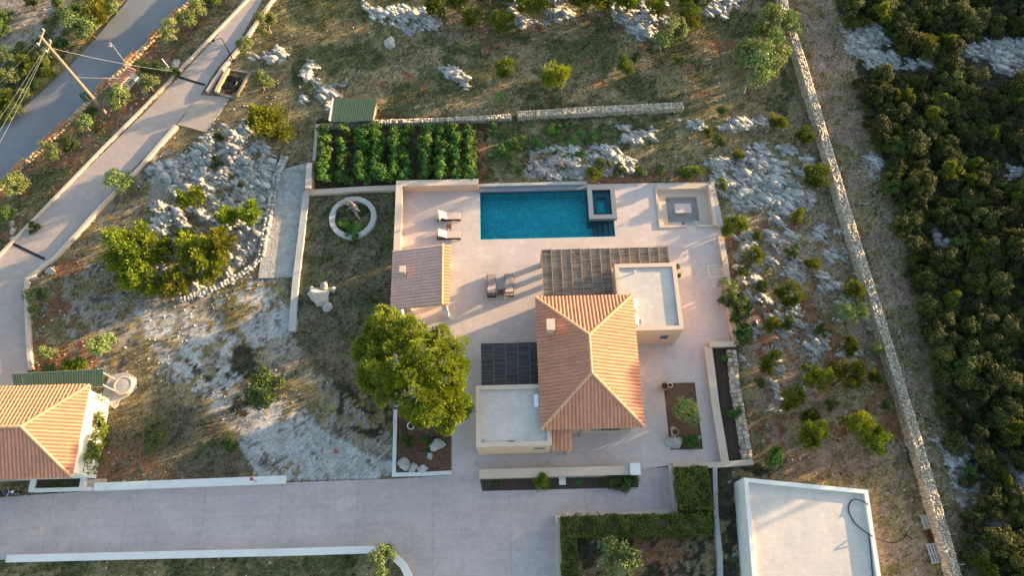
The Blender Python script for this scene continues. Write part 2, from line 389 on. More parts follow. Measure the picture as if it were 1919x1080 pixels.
TERR = PL([(746, 352), (1332, 341), (1351, 430), (1366, 520), (1369, 643), (1326, 648), (1354, 866), (1262, 872), (1200, 880), (1200, 890), (846, 891), (846, 800), (738, 762), (735, 577), (743, 465)])
POOL = (P(899, 362, -.05)[0], P(1153, 440, -.05)[0], P(900, 450, -.05)[1], P(899, 361, -.05)[1])
SPA = (7.36, 9.75, 29.25, 32.5)
SUNK = (13.45, 17.95, 28.55, 32.15)
BEDE = (12.2, 14.68, 9.64, 14.82)
HOLES = [[(a, c), (b, c), (b, d), (a, d)] for a, b, c, d in (POOL, SUNK, BEDE)]
DRIVE = PL([(-160, 944), (180, 920), (535, 905), (740, 898), (846, 891), (1200, 890), (1200, 878), (1254, 877), (1262, 958), (1046, 972), (1050, 1130), (800, 1130), (772, 1085), (755, 1055), (725, 1035), (690, 1030), (300, 1040), (-160, 1056)])
UPDRIVE = PL([(525, -60), (440, 90), (405, 130), (375, 178), (330, 232), (255, 312), (190, 378), (100, 482), (46, 528), (50, 640), (52, 700), (40, 760), (-220, 800), (-200, 690), (-40, 515), (60, 422), (130, 347), (275, 207), (400, 75), (498, -60)])
RAMP = PL([(527, 318), (580, 305), (562, 470), (548, 520), (484, 522), (500, 420)])
LANDING = PL([(374, 178), (432, 182), (386, 248), (332, 233)])
BUILT = [TERR, DRIVE, UPDRIVE, PL([(1382, 905), (1640, 925), (1660, 1150), (1390, 1150)]), [(-45, 8.4), (-30.8, 8.4), (-30.8, 14.6), (-45, 14.6)]]

# classes: colour pairs for the soil, grass, gravel and bare rock that make up the plot
CLS = {'dry': ((0.18, 0.138, 0.068), (0.40, 0.31, 0.165)), 'green': ((0.085, 0.09, 0.038), (0.20, 0.19, 0.085)),
       'red': ((0.15, 0.075, 0.04), (0.34, 0.175, 0.09)), 'pale': ((0.20, 0.165, 0.125), (0.40, 0.345, 0.28)),
       'gravel': ((0.30, 0.285, 0.26), (0.58, 0.55, 0.51)), 'rock': ((0.18, 0.165, 0.14), (0.52, 0.485, 0.43)),
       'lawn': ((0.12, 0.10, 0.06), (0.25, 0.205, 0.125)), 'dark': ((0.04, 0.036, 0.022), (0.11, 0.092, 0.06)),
       'pink': ((0.20, 0.135, 0.09), (0.42, 0.30, 0.21)), 'veg': ((0.075, 0.05, 0.03), (0.17, 0.11, 0.06))}
REG = [('green', .42, [(480, -60), (1500, -60), (1480, 215), (540, 230)], 0.16), ('red', .06, [(600, 20), (1480, -20), (1480, 200), (760, 200)], 0.2),
       ('pale', .70, [(-200, -60), (140, -60), (110, 70), (50, 95), (-200, 120)], 0.5), ('green', .6, [(-200, 95), (60, 85), (130, -40), (250, -40), (0, 245), (-200, 420)], 0.4),
       ('red', .72, [(355, -20), (465, -20), (0, 482), (-100, 585), (-100, 440), (0, 340)], 0.4), ('green', .3, [(355, -20), (465, -20), (0, 482), (-100, 585), (-100, 440), (0, 340)], 0.5),
       ('dry', 1, [(440, 90), (540, 0), (560, 290), (300, 330), (200, 390), (100, 500), (60, 540), (60, 690), (240, 700), (560, 500)], 1),
       ('pale', .5, [(270, 300), (390, 250), (420, 330), (200, 440), (190, 380)], 0.5),
       ('rock', .80, [(395, 240), (450, 235), (535, 290), (520, 380), (495, 470), (430, 450), (400, 385), (330, 365), (280, 320), (330, 300)], 0.9),
       ('rock', .50, [(300, 380), (420, 400), (480, 450), (440, 520), (330, 560), (240, 520)], 0.6), ('rock', .32, [(550, 175), (575, 130), (610, 120), (665, 175), (640, 205), (560, 200)], 0.5),
       ('pale', .50, [(60, 540), (200, 450), (270, 560), (480, 520), (560, 530), (560, 620), (640, 760), (740, 800), (740, 898), (480, 903), (420, 800), (240, 700), (70, 690)], 0.5),
       ('gravel', .42, [(250, 590), (390, 565), (480, 530), (545, 570), (540, 620), (470, 650), (520, 740), (600, 790), (738, 880), (738, 897), (480, 903), (440, 800), (330, 720), (280, 650)], 0.5),
       ('gravel', .88, [(470, 800), (560, 770), (640, 830), (735, 862), (738, 897), (480, 901), (450, 850)], 0.5),
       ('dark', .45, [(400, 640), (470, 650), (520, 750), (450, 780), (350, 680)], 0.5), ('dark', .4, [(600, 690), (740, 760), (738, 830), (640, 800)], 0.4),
       ('lawn', 1, [(578, 356), (748, 352), (737, 600), (700, 640), (670, 740), (600, 700), (548, 640), (552, 560)], 1), ('green', .35, [(578, 356), (748, 352), (737, 600), (690, 620), (600, 640), (548, 620)], 0.4),
       ('lawn', 1, [(195, 770), (300, 745), (420, 790), (455, 840), (480, 885), (400, 902), (185, 908)], 1), ('green', .4, [(230, 770), (420, 790), (455, 840), (300, 850)], 0.3), ('red', .6, [(190, 830), (330, 850), (400, 902), (185, 908)], 0.6),
       ('red', .95, [(82, 492), (148, 478), (160, 508), (100, 528)], 0.3), ('red', .8, [(60, 640), (190, 625), (170, 692), (62, 694)], 0.5), ('red', .5, [(60, 540), (130, 540), (140, 640), (60, 640)], 0.5),
       ('veg', 1, [(593, 226), (912, 220), (908, 350), (590, 354)], 1), ('green', .75, [(912, 220), (1130, 218), (1285, 230), (1270, 275), (1000, 285), (985, 335), (912, 345)], 0.6), ('red', .8, [(893, 225), (915, 225), (912, 345), (893, 345)], 0.5),
       ('rock', .70, [(990, 285), (1160, 275), (1195, 325), (1080, 340), (985, 335)], 0.8), ('red', .85, [(1120, 322), (1330, 312), (1336, 342), (1090, 346)], 0.3),
       ('rock', .92, [(1325, 300), (1400, 270), (1450, 280), (1525, 385), (1420, 400), (1352, 372)], 0.6), ('rock', .60, [(1275, 222), (1445, 225), (1430, 252), (1290, 245)], 0.5), ('rock', .45, [(1150, 240), (1230, 235), (1240, 275), (1165, 278)], 0.5),
       ('rock', .42, [(1358, 400), (1560, 420), (1640, 560), (1660, 680), (1560, 700), (1500, 740), (1420, 780), (1392, 690), (1375, 500)], 0.8), ('dry', .5, [(1430, 700), (1690, 640), (1720, 860), (1430, 860)], .5), ('pink', .35, [(1358, 400), (1560, 400), (1640, 560), (1700, 830), (1430, 860), (1392, 690), (1375, 500)], 0.7),
       ('red', .25, [(1358, 400), (1560, 400), (1640, 560), (1700, 830), (1430, 860), (1392, 690), (1375, 500)], 0.6), ('pink', .55, [(1430, 850), (1690, 820), (1745, 1090), (1640, 1090), (1630, 915), (1440, 890)], 0.5),
       ('pink', .45, [(1495, -40), (1550, -40), (1600, 110), (1640, 240), (1690, 420), (1730, 560), (1790, 760), (1830, 900), (1860, 1110), (1800, 1110), (1690, 760), (1600, 440), (1530, 200)], 0.5),
       ('dark', 1, [(1550, -80), (2600, -80), (2600, 1300), (1880, 1300), (1850, 1000), (1770, 660), (1700, 440), (1640, 240), (1600, 110)], 1),
       ('rock', .95, [(1575, 62), (1640, 50), (1670, 75), (1690, 120), (1740, 110), (1765, 140), (1700, 125), (1590, 112)], 0.25), ('rock', .95, [(1770, 95), (1860, 75), (1919, 68), (1990, 85), (1925, 155), (1860, 140), (1840, 110)], 0.25),
       ('rock', .8, [(1880, 312), (1960, 305), (1960, 340), (1885, 335)], 0.3), ('rock', .38, [(1745, 820), (1830, 830), (1990, 860), (1990, 1080), (1850, 1060)], 0.8), ('rock', .3, [(1690, 400), (1790, 430), (1790, 480), (1700, 470)], 0.6), ('rock', .7, [(1630, 280), (1660, 300), (1640, 330), (1610, 310)], 0.4),
       ('rock', .75, [(670, 5), (760, 12), (835, 42), (800, 62), (700, 42)], 0.5), ('rock', .6, [(940, -20), (1060, -20), (1085, 40), (950, 48)], 0.6), ('rock', .65, [(1120, 5), (1240, -20), (1245, 92), (1190, 85)], 0.6), ('rock', .6, [(1290, -20), (1410, -20), (1350, 45)], 0.5), ('rock', .9, [(822, 128), (862, 130), (897, 168), (868, 160)], 0.3), ('rock', .85, [(480, 100), (520, 90), (525, 125), (495, 125)], 0.3), ('rock', .7, [(1460, 275), (1520, 290), (1510, 325)], 0.4),
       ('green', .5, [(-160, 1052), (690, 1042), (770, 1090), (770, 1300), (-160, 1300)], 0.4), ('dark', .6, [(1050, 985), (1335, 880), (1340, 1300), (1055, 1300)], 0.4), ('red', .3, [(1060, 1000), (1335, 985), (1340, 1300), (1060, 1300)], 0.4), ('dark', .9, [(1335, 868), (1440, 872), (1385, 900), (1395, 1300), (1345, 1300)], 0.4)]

def axis(lo, hi, step, far):
    core = np.arange(lo, hi + step / 2, step); out = [hi]; d = step * 2
    while out[-1] < far: out.append(out[-1] + d); d *= 1.35
    neg = [lo]; d = step * 2
    while neg[-1] > -far: neg.append(neg[-1] - d); d *= 1.35
    return np.concatenate([neg[:0:-1], core, out[1:]])
gx, gy = axis(-57, 60, 0.19, 1800), axis(-4, 62, 0.19, 1800)
GX, GY = np.meshgrid(gx, gy, indexing='ij')
GZ = zbase(GX, GY)
PU, PV = project(GX, GY, GZ)
ju = (fbm(GX, GY, 0.55, 4, 3.1) - .5) * 70; jv = (fbm(GX, GY, 0.55, 4, 41.7) - .5) * 70
KEYS = list(CLS); CID = np.zeros(GX.shape, int)
patch = [fbm(GX, GY, 0.32 + 0.03 * i, 5, 7.7 * i) for i in range(8)]
patchf = [fbm(GX, GY, 1.1 + 0.05 * i, 4, 3.3 * i + 50) for i in range(8)]
for i, (c, dens, poly, fine) in enumerate(REG):
    m = inpoly(PU + ju * (0.75 if dens < 1 else 0.3), PV + jv * (0.75 if dens < 1 else 0.3), poly)
    n = patch[i % 8] * (1 - fine) + patchf[i % 8] * fine
    if dens < 1:
        vals = n[m]
        if len(vals) == 0: continue
        m &= n > np.quantile(vals, 1 - dens)
    CID[m] = KEYS.index(c)
built = np.zeros(GX.shape, bool)
for b_ in BUILT: built |= inpoly(GX, GY, offset(b_, 0.0, True))
built |= (droad(GX, GY) > 5.6) & (droad(GX, GY) < 11.7) & (GY > -2)
ra, rb = inpoly(GX, GY, RAMP), inpoly(GX, GY, LANDING)
near = built | ra | rb
rockm = (CID == KEYS.index('rock')).astype(float)
for _ in range(3): rockm = (rockm + np.roll(rockm, 1, 0) + np.roll(rockm, -1, 0) + np.roll(rockm, 1, 1) + np.roll(rockm, -1, 1)) / 5
_ca, _sa = math.cos(R(-35)), math.sin(R(-35)); SA, SB = GX * _ca + GY * _sa, -GX * _sa + GY * _ca      # along and across the bedding of the rock
ridge = 1 - np.abs(2 * fbm(GX, GY, 0.9, 4, 5.5) - 1) * 1.6; crack = np.minimum(np.abs(2 * fbm(SA * .42, SB * 1.5, 1.5, 3, 77) - 1), np.abs(2 * fbm(SA * 1.1, SB * .6, 1.3, 3, 37) - 1) * 1.3)
far_ = (np.abs(GX) > 60) | (GY > 63) | (GY < -5)
bumpz = (fbm(GX, GY, 0.25, 3) - .5) * 0.22 + (fbm(GX, GY, 1.9, 3, 9) - .5) * 0.10
bumpz += rockm * (0.06 + 0.30 * np.clip(ridge, 0, 1) * fbm(GX, GY, 2.2, 3, 31) + np.minimum(crack * 2.2, .22) - 0.16)
keep = 1 - near.astype(float)
for _ in range(4): keep = np.minimum(keep, (keep + np.roll(keep, 1, 0) + np.roll(keep, -1, 0) + np.roll(keep, 1, 1) + np.roll(keep, -1, 1)) / 5)
flat = (inpoly(PU, PV, [(578, 350), (748, 352), (737, 600), (690, 620), (600, 640), (548, 620)])).astype(float) * 0.5
GZ = GZ + np.where(far_, 0, bumpz) * keep * (1 - flat)
GZ = np.where(built, GZ - 0.16, GZ); GZ = np.where(ra | rb, GZ - 0.06, GZ)
for a, b, c, d in (POOL, SUNK): GZ = np.where((GX > a - .35) & (GX < b + .35) & (GY > c - .35) & (GY < d + .35), -2.3, GZ)
# colours
lo = np.array([CLS[k][0] for k in KEYS]); hi = np.array([CLS[k][1] for k in KEYS])
t = np.clip((0.55 * fbm(GX, GY, 0.8, 4, 12) + 0.45 * rng.random(GX.shape) * 0.8 + 0.10 - .25) * 1.75, 0, 1)
t = np.where(CID == KEYS.index('rock'), np.clip(t * 0.5 + np.minimum(crack * 2.6, .62), 0, 1), t)
COLR = lo[CID] * (1 - t[..., None]) + hi[CID] * t[..., None]
grn = np.clip((fbm(GX, GY, 0.18, 4, 91) - .45) * 3, 0, 1)[..., None]
COLR = np.where((CID == 0)[..., None], COLR * (1 - .55 * grn) + COLR * np.array([0.72, 0.86, 0.62]) * .55 * grn, COLR)
speck = (rng.random(GX.shape) > 0.993) & np.isin(CID, [KEYS.index(k) for k in ('dry', 'red', 'pale', 'pink', 'gravel', 'dark')])
COLR = np.where(speck[..., None], np.array([0.42, 0.40, 0.37]), COLR)
dots = (patchf[3] > 0.63) & (rng.random(GX.shape) > .35) & np.isin(CID, [KEYS.index('gravel'), KEYS.index('pale')])
COLR = np.where(dots[..., None], COLR * 0.42, COLR)
COLR = np.concatenate([COLR, np.ones((*COLR.shape[:2], 1))], -1)
nx, ny = len(gx), len(gy)
idx = np.arange(nx * ny).reshape(nx, ny)
Fg = np.stack([idx[:-1, :-1], idx[1:, :-1], idx[1:, 1:], idx[:-1, 1:]], -1).reshape(-1, 4)
def groundmat():
    m, nt, b = new_mat('ground_soil'); pos = gpos(nt)
    at = nt.nodes.new('ShaderNodeAttribute'); at.attribute_name = 'ground_colour'
    n1, n2 = nz(nt, 7, 5, pos, 0.75), nz(nt, 1.1, 5, pos)
    a = mixc(nt, 1.0, at.outputs['Color'], ramp(nt, n1.outputs[0], [(0.3, (0.55, 0.55, 0.56)), (0.7, (1.38, 1.36, 1.32))]).outputs[0], 'MULTIPLY')
    a = mixc(nt, 1.0, a, ramp(nt, n2.outputs[0], [(0.3, (0.85, 0.85, 0.85)), (0.7, (1.12, 1.12, 1.12))]).outputs[0], 'MULTIPLY')
    nt.links.new(a, b.inputs['Base Color']); b.inputs['Roughness'].default_value = 0.97; b.inputs['Specular IOR Level'].default_value = 0.15
    bump(nt, b, nz(nt, 9, 5, pos, 0.75).outputs[0], 0.8, 0.07)
    MATS['ground_soil'] = m
groundmat()
g = link('ground', np_mesh('ground', np.stack([GX, GY, GZ], -1).reshape(-1, 3), Fg, 'ground_soil', smooth=True, colors=COLR.reshape(-1, 4)))
tag(g, kind='structure')
def gz(x, y):
    i = np.clip(np.searchsorted(gx, x), 1, nx - 1); j = np.clip(np.searchsorted(gy, y), 1, ny - 1)
    fx = (x - gx[i - 1]) / (gx[i] - gx[i - 1]); fy = (y - gy[j - 1]) / (gy[j] - gy[j - 1])
    return (GZ[i - 1, j - 1] * (1 - fx) + GZ[i, j - 1] * fx) * (1 - fy) + (GZ[i - 1, j] * (1 - fx) + GZ[i, j] * fx) * fy
def gzs(x, y): return float(gz(np.float64(x), np.float64(y)))

# ---------------------------------------------------------------- paved surfaces
def slab_with_holes(name, poly, holes, z, th, m, kind='structure', zf=None):
    loops = [[Vector((x, y, 0)) for x, y in poly]] + [[Vector((x, y, 0)) for x, y in h] for h in holes]
    flatv = [p for l in loops for p in l]
    V = [(p.x, p.y, (zf(p.x, p.y) if zf else z)) for p in flatv]; V += [(a, b, c - th) for a, b, c in V]; n = len(flatv)
    fs = []
    for tr in mgeo.tessellate_polygon(loops):
        p = [flatv[i] for i in tr]; ar = (p[1].x - p[0].x) * (p[2].y - p[0].y) - (p[2].x - p[0].x) * (p[1].y - p[0].y)
        fs.append(tuple(tr) if ar > 0 else tuple(reversed(tr)))
    k = 0
    for l in loops:
        q = len(l); fs += [(k + i, k + (i + 1) % q, n + k + (i + 1) % q, n + k + i) for i in range(q)]; k += q
    mb = MB(); mb.add(V, fs); o = mb.build(name, m); tag(o, kind=kind); return o
slab_with_holes('terrace', TERR, HOLES, 0.0, 0.3, 'terrace_paving')
slab_with_holes('driveway', DRIVE, [], -0.012, 0.3, 'drive_paving')
slab_with_holes('upper_driveway', UPDRIVE, [], -0.016, 0.3, 'drive_paving_diagonal')
slab_with_holes('landing', LANDING, [], 0.02, 0.3, 'warm_concrete')
slab_with_holes('ramp', RAMP, [], 0.06, 0.4, 'ramp_concrete')
rd0 = PL([(420, -40), (383, 0), (328, 70), (288, 110), (208, 175), (118, 255), (28, 337), (-150, 500), (-150, 365), (0, 240), (58, 190), (130, 125), (186, 64), (240, 0), (275, -40)], ROADZ)
slab_with_holes('road', rd0, [], ROADZ + 0.03, 0.4, 'asphalt')

# ---------------------------------------------------------------- walls
def plain_wall(name, label, cat, pts, w, z1, m='white_wall', cap=None, z0=-0.4, group=None):
    mb = MB(); mb.strip(pts, w, z0, z1)
    if cap is None:
        o = mb.build(name, m, origin=(*pts[0], 0)); return tag(o, label, cat, group)
    t = thing(name, label, cat, (*pts[0], 0), group=group); mb.build('wall_body', m, t)
    zt = (lambda x, y: z1(x, y)) if callable(z1) else (lambda x, y: z1)
    MB().strip(pts, w + 0.05, lambda x, y: zt(x, y) - 0.004, lambda x, y: zt(x, y) + 0.06).build('coping', cap, t)
    return t
def stone_wall(name, label, pts, w, h, ss=0.3, closed=False, cat='stone wall', m='stone', z0=None, ragged=0.06):
    """a dry stone wall: an earth-and-rubble core faced and topped with separate stones"""
    p = resample(pts + ([pts[0]] if closed else []), 0.8)
    zf = (lambda x, y: z0) if z0 is not None else (lambda x, y: zs(x, y))
    t = thing(name, label, cat, (*pts[0], zf(*pts[0])))
    hh = h if callable(h) else (lambda x, y: h)
    MB().strip(p[:-1] if closed else p, w * 0.8, lambda x, y: zf(x, y) - 0.35, lambda x, y: zf(x, y) + hh(x, y) - 0.07, closed=closed).build('rubble_core', 'stone_core', t)
    pos, siz, yaw = [], [], []
    for a, b in zip(p, p[1:]):
        L = math.dist(a, b); an = math.atan2(b[1] - a[1], b[0] - a[0]); nxv, nyv = -math.sin(an), math.cos(an)
        k = max(1, int(round(L / ss))); rows = max(1, int(round(hh(*a) / (ss * 0.62)))); acr = max(2, int(round(w / ss)))
        for i in range(k):
            f = (i + 0.5) / k; cx, cy = a[0] + (b[0] - a[0]) * f, a[1] + (b[1] - a[1]) * f; zz = zf(cx, cy); H = hh(cx, cy)
            for q in range(acr):
                o = (q + .5) / acr * w - w / 2
                sx, sy, sz = L / k * random.uniform(.75, 1.12), w / acr * random.uniform(.8, 1.15), ss * random.uniform(.3, .6)
                pos.append((cx + nxv * o + random.uniform(-.05, .05), cy + nyv * o + random.uniform(-.03, .03), zz + H - sz / 2 + random.uniform(-.02, ragged)))
                siz.append((sx, sy, sz)); yaw.append(an + random.uniform(-.25, .25))
            for sgn in (-1, 1):
                for r in range(rows):
                    sz = H / rows * random.uniform(.85, 1.1); d = random.uniform(.14, .24)
                    pos.append((cx + nxv * sgn * (w / 2 - d / 2 + random.uniform(0, .05)) + random.uniform(-.05, .05) * math.cos(an), cy + nyv * sgn * (w / 2 - d / 2 + random.uniform(0, .05)), zz + (r + .5) * H / rows - .04))
                    siz.append((L / k * random.uniform(.75, 1.1), d, sz)); yaw.append(an + random.uniform(-.12, .12))
    me = chunk_mesh('stones', np.array(pos) - np.array(MW[t].translation), np.array(siz), np.array(yaw), m, jit=0.11)
    tag(link('stones', me, t), kind='stuff'); return t

EW = PL([(1462, -60), (1471, 20), (1497, 95), (1540, 240), (1597, 430), (1650, 600), (1708, 790), (1755, 950), (1795, 1090), (1812, 1160)], 0.9)
stone_wall('boundary_wall', 'long dry stone boundary wall between the garden and the dark scrubland', EW, 0.72, 1.0, 0.18, ragged=.03)
stone_wall('garden_wall', 'low stone wall along the far side of the vegetable beds', PL([(596, 236), (700, 228), (830, 224), (958, 217)], .5), 0.42, 0.55, 0.19, ragged=.03)
stone_wall('field_wall', 'straight pale stone wall beside the open field with a blunt end', PL([(970, 214), (1100, 206), (1280, 197)], .6), 0.62, 0.7, 0.2, ragged=.03)
plain_wall('garden_side_wall', 'narrow pale wall closing the vegetable beds beside the ramp', 'wall', PL([(594, 232), (588, 300)], .4), 0.3, 0.35, 'plaster_cap')
plain_wall('gate_pier', 'short tall sunlit wall at the corner of the vegetable beds', 'wall', PL([(580, 305), (577, 352)], 1.2), 0.42, 1.15, 'plaster', 'plaster_cap')
plain_wall('bed_wall', 'long low wall between the vegetable beds and the lawn', 'wall', PL([(570, 360), (680, 353), (760, 350), (895, 346)], .4), 0.45, 0.36, 'plaster_cap')
plain_wall('ramp_wall', 'long pale flat topped wall between the ramp and the lawn', 'wall', PL([(573, 360), (563, 450), (553, 530), (546, 620)], .35), 0.52, 0.32, 'concrete')
stone_wall('rock_garden_edging', 'rough piled stone edging between the rock garden and the ramp', PL([(533, 292), (518, 330), (508, 380), (497, 430), (487, 480)], .3), 0.6, 0.35, 0.3, m='limestone')
stone_wall('pine_bed_edging', 'curved row of stones edging the pine bed', PL([(487, 480), (470, 500), (430, 525), (390, 543), (335, 562)], .2), 0.42, 0.22, 0.3, m='limestone')
cx, cy = P(661, 407, .35); r_ = 1.78
t = thing('stone_ring', 'round pale stone ring planter on the dark lawn', 'planter', (cx, cy, 0))
for k in range(22):                                    # the ring is laid in curved blocks
    aa = [2 * math.pi * (k + f) / 22 + .004 for f in (0, .33, .66, .985)]
    ro, ri, hz = r_ + .21 + random.uniform(-.015, .02), r_ - .21 + random.uniform(-.02, .015), .38 + random.uniform(-.015, .015)
    MB().prism([(cx + ro * math.cos(q), cy + ro * math.sin(q)) for q in aa] + [(cx + ri * math.cos(q), cy + ri * math.sin(q)) for q in aa[::-1]], -.3, hz).build('stone', 'concrete', t)
RING = (cx, cy)
plain_wall('lawn_edge_wall', 'thin white kerb wall beside the tree bed', 'wall', PL([(741, 768), (738, 890), (790, 889), (846, 886)], .15), 0.28, 0.12, 'white_wall')
plain_wall('drive_wall', 'white rendered wall between the gravel garden and the driveway', 'wall', PL([(176, 913), (534, 899)], .35), 0.55, 0.4, 'white_wall')
plain_wall('drive_wall', 'long white rendered wall with a rounded end at the fork of the driveway', 'wall', PL([(12, 1048), (300, 1041), (560, 1035), (690, 1031), (715, 1034), (738, 1044), (755, 1060), (764, 1078), (768, 1120)], .35), 0.5, 0.4, 'white_wall')
plain_wall('front_wall', 'long pale garden wall in front of the villa behind a planted bed', 'wall', PL([(898, 889), (1192, 882)], .55), 0.6, 0.6, 'plaster', 'plaster_cap')
b0 = P(1190, 880, .8); t = thing('gate_pillar', 'square pale pillar at the end of the front garden wall', 'pillar', (*b0, 0))
MB().box(b0[0] - .33, b0[0] + .33, b0[1] - .38, b0[1] + .38, -.1, .85).build('shaft', 'plaster_cap', t); MB().box(b0[0] - .38, b0[0] + .38, b0[1] - .43, b0[1] + .43, .848, .93).build('cap', 'white_wall', t)
plain_wall('hedge_bed_wall', 'pale low wall between the driveway end and the hedge', 'wall', PL([(1258, 872), (1264, 920), (1268, 958), (1160, 966), (1046, 971), (1047, 1010), (1052, 1120)], .35), 0.36, 0.35, 'plaster_cap')
plain_wall('yard_wall', 'narrow grey wall between the hedge bed and the flat roofed outbuilding', 'wall', PL([(1340, 878), (1342, 960), (1350, 1040), (1352, 1120)], .5), 0.32, 0.5, 'concrete')
plain_wall('terrace_south_wall', 'pale wall closing the planted beds below the rocky plot', 'wall', PL([(1262, 872), (1340, 872), (1412, 866)], .45), 0.4, 0.45, 'plaster_cap')
plain_wall('retaining_wall', 'peach rendered wall of the narrow soil bed east of the villa', 'wall', PL([(1328, 650), (1342, 760), (1360, 866)], .55), 0.55, 0.36, 'plaster', 'plaster_cap')
stone_wall('rough_bed_wall', 'rough stone wall between the narrow soil bed and the rocky plot', PL([(1372, 655), (1378, 720), (1390, 790), (1402, 860)], .5), 0.7, 0.5, 0.3, cat='stone wall')
plain_wall('terrace_east_wall', 'pale wall along the terrace edge beside the rocky plot', 'wall', PL([(1352, 440), (1361, 490), (1365, 520), (1372, 585), (1381, 645)], .62), 0.4, lambda x, y: 0.34, 'plaster', 'plaster_cap')
plain_wall('bed_end_wall', 'short peach wall across the head of the narrow soil bed', 'wall', PL([(1330, 646), (1378, 645)], .5), 0.4, 0.5, 'plaster', 'plaster_cap')
o = MB().prism(PL([(1338, 652), (1374, 652), (1402, 862), (1362, 862)], .1), -.3, .1).build('soil_bed', 'soil_dark'); tag(o, kind='structure')
o = MB().box(BEDE[0], BEDE[1], BEDE[2], BEDE[3], -.4, -.09).build('flower_bed', 'soil_red'); tag(o, kind='structure')
o = MB().prism(PL([(900, 900), (1196, 894), (1196, 914), (904, 921)], 0), -.3, 0.03).build('front_bed', 'soil_dark'); tag(o, kind='structure')
o = MB().prism(PL([(744, 772), (846, 802), (846, 884), (742, 888)], 0), -.3, 0.025).build('tree_bed', 'soil_red'); tag(o, kind='structure')
# terrace walls at the pool
xa, xb, yt = -9.05, -2.05, 32.92
t = thing('terrace_wall', 'L shaped cream wall sheltering the sun loungers by the pool', 'wall', (xa, yt, 0))
MB().box(xa, xa + .5, 26.0, yt - .5, -.1, 1.1).build('wall_body', 'plaster', t); MB().box(xa, xb, yt - .5, yt, -.1, 1.1).build('wall_body', 'plaster', t)
MB().prism([(xa - .03, 25.97), (xa + .53, 25.97), (xa + .53, yt - .53), (xb + .03, yt - .53), (xb + .03, yt + .03), (xa - .03, yt + .03)], 1.098, 1.16).build('coping', 'plaster_cap', t)
# drive kerbs and walls
def drv(s, d): return (DA[0] + _dd[0] * s + _dn[0] * d, DA[1] + _dd[1] * s + _dn[1] * d)
plain_wall('drive_parapet', 'straight pale parapet on the road side of the upper driveway', 'wall', [drv(-4, .05), drv(15, -0.05), drv(20, 0.05), drv(46, 0)], 0.22, 0.16, 'plaster_cap')
plain_wall('drive_parapet', 'pale wall on the garden side of the upper driveway above the concrete landing', 'wall', PL([(523, -20), (445, 92), (420, 122), (402, 148), (388, 170)], .3), 0.26, 0.3, 'plaster_cap')
plain_wall('drive_parapet', 'pale wall of the upper driveway below the concrete landing bending round the olive tree', 'wall', PL([(330, 234), (262, 312), (195, 378), (150, 430), (100, 484), (75, 502), (50, 522), (47, 545), (52, 640), (56, 692)], .3), 0.3, 0.3, 'plaster_cap')
# ---------------------------------------------------------------- tiled roofs
def tile_slope(name, A, B, C, D, parent, cw=0.27, cl=0.42, m='terracotta', hgt=0.085):
    """barrel tiles on a slope: eave A-B, top D-C (C above B, D above A), every tile its own piece of geometry"""
    A, B, C, D = map(Vector, (A, B, C, D)); W = (B - A).length; s_ = (B - A) / W
    up = (C - A) - s_ * (C - A).dot(s_); up.normalize(); n_ = s_.cross(up).normalized()
    if n_.z < 0: n_ = -n_
    L = (C - A).dot(up); cs, ds = (C - A).dot(s_), (D - A).dot(s_)
    def tmax(s):
        t_ = L
        if ds > 1e-4 and s < ds: t_ = min(t_, L * s / ds)
        if W - cs > 1e-4 and s > cs: t_ = min(t_, L * (W - s) / (W - cs))
        return max(t_, 0)
    nc = int(round(W / cw)); cw = W / nc; nr = int(math.ceil(L / cl))
    prof = [(0, 0.0), (.14, 0.0), (.26, .62), (.5, 1.0), (.74, .62), (.86, 0.0), (1.0, 0.0)]
    V, Fc, tn = [], [], []
    inv = MW[parent].inverted()
    for i in range(nc):
        tone = random.random()
        for j in range(nr):
            t0, t1 = j * cl - .03, (j + 1) * cl
            if t0 > tmax((i + .5) * cw): continue
            k = len(V); j1, j2 = random.uniform(-.004, .004), random.uniform(0.03, 0.04)
            for tt, lift in ((t0, j2), (t1, 0.0)):
                for a, hh in prof:
                    s = (i + a) * cw; tc = min(max(tt, -.03), tmax(s))
                    V.append(inv @ (A + s_ * (s + j1) + up * tc + n_ * (hh * hgt + lift + 0.012)))
            q = len(prof)
            for a in range(q - 1): Fc.append((k + a, k + a + 1, k + q + a + 1, k + q + a)); tn.append(min(1, max(0, .3 * tone + .7 * random.random())))
    me = np_mesh(name, np.array([tuple(v) for v in V]), np.array(Fc), m, tn)
    return tag(link(name, me, parent), kind='stuff')
def ridge_piece():
    mb = MB(); n = 6; vs = []
    for x, r, z in ((0, .125, .0), (.44, .105, -.012)):
        vs += [(x, r * math.cos(math.pi * j / n), r * .8 * math.sin(math.pi * j / n) + z) for j in range(n + 1)]
    mb.add(vs, [(j, j + 1, n + 2 + j, n + 1 + j) for j in range(n)] + [tuple(range(n, -1, -1))])
    me = bpy.data.meshes.new('ridge_tile'); me.from_pydata([tuple(v) for v in mb.v], [], mb.f); me.materials.append(MATS['ridge_terracotta']); me.update(); return me
RT = ridge_piece()
def ridge_row(a, b, parent, lift=0.06):
    a, b = Vector(a), Vector(b); d = b - a; L = d.length; d.normalize(); n = max(1, int(round(L / 0.4)))
    rot = d.to_track_quat('X', 'Z').to_matrix().to_4x4()
    for i in range(n):
        link('ridge_tile', RT, parent, Matrix.Translation(a + d * (L * i / n) + Vector((0, 0, lift + random.uniform(-.008, .008)))) @ rot)
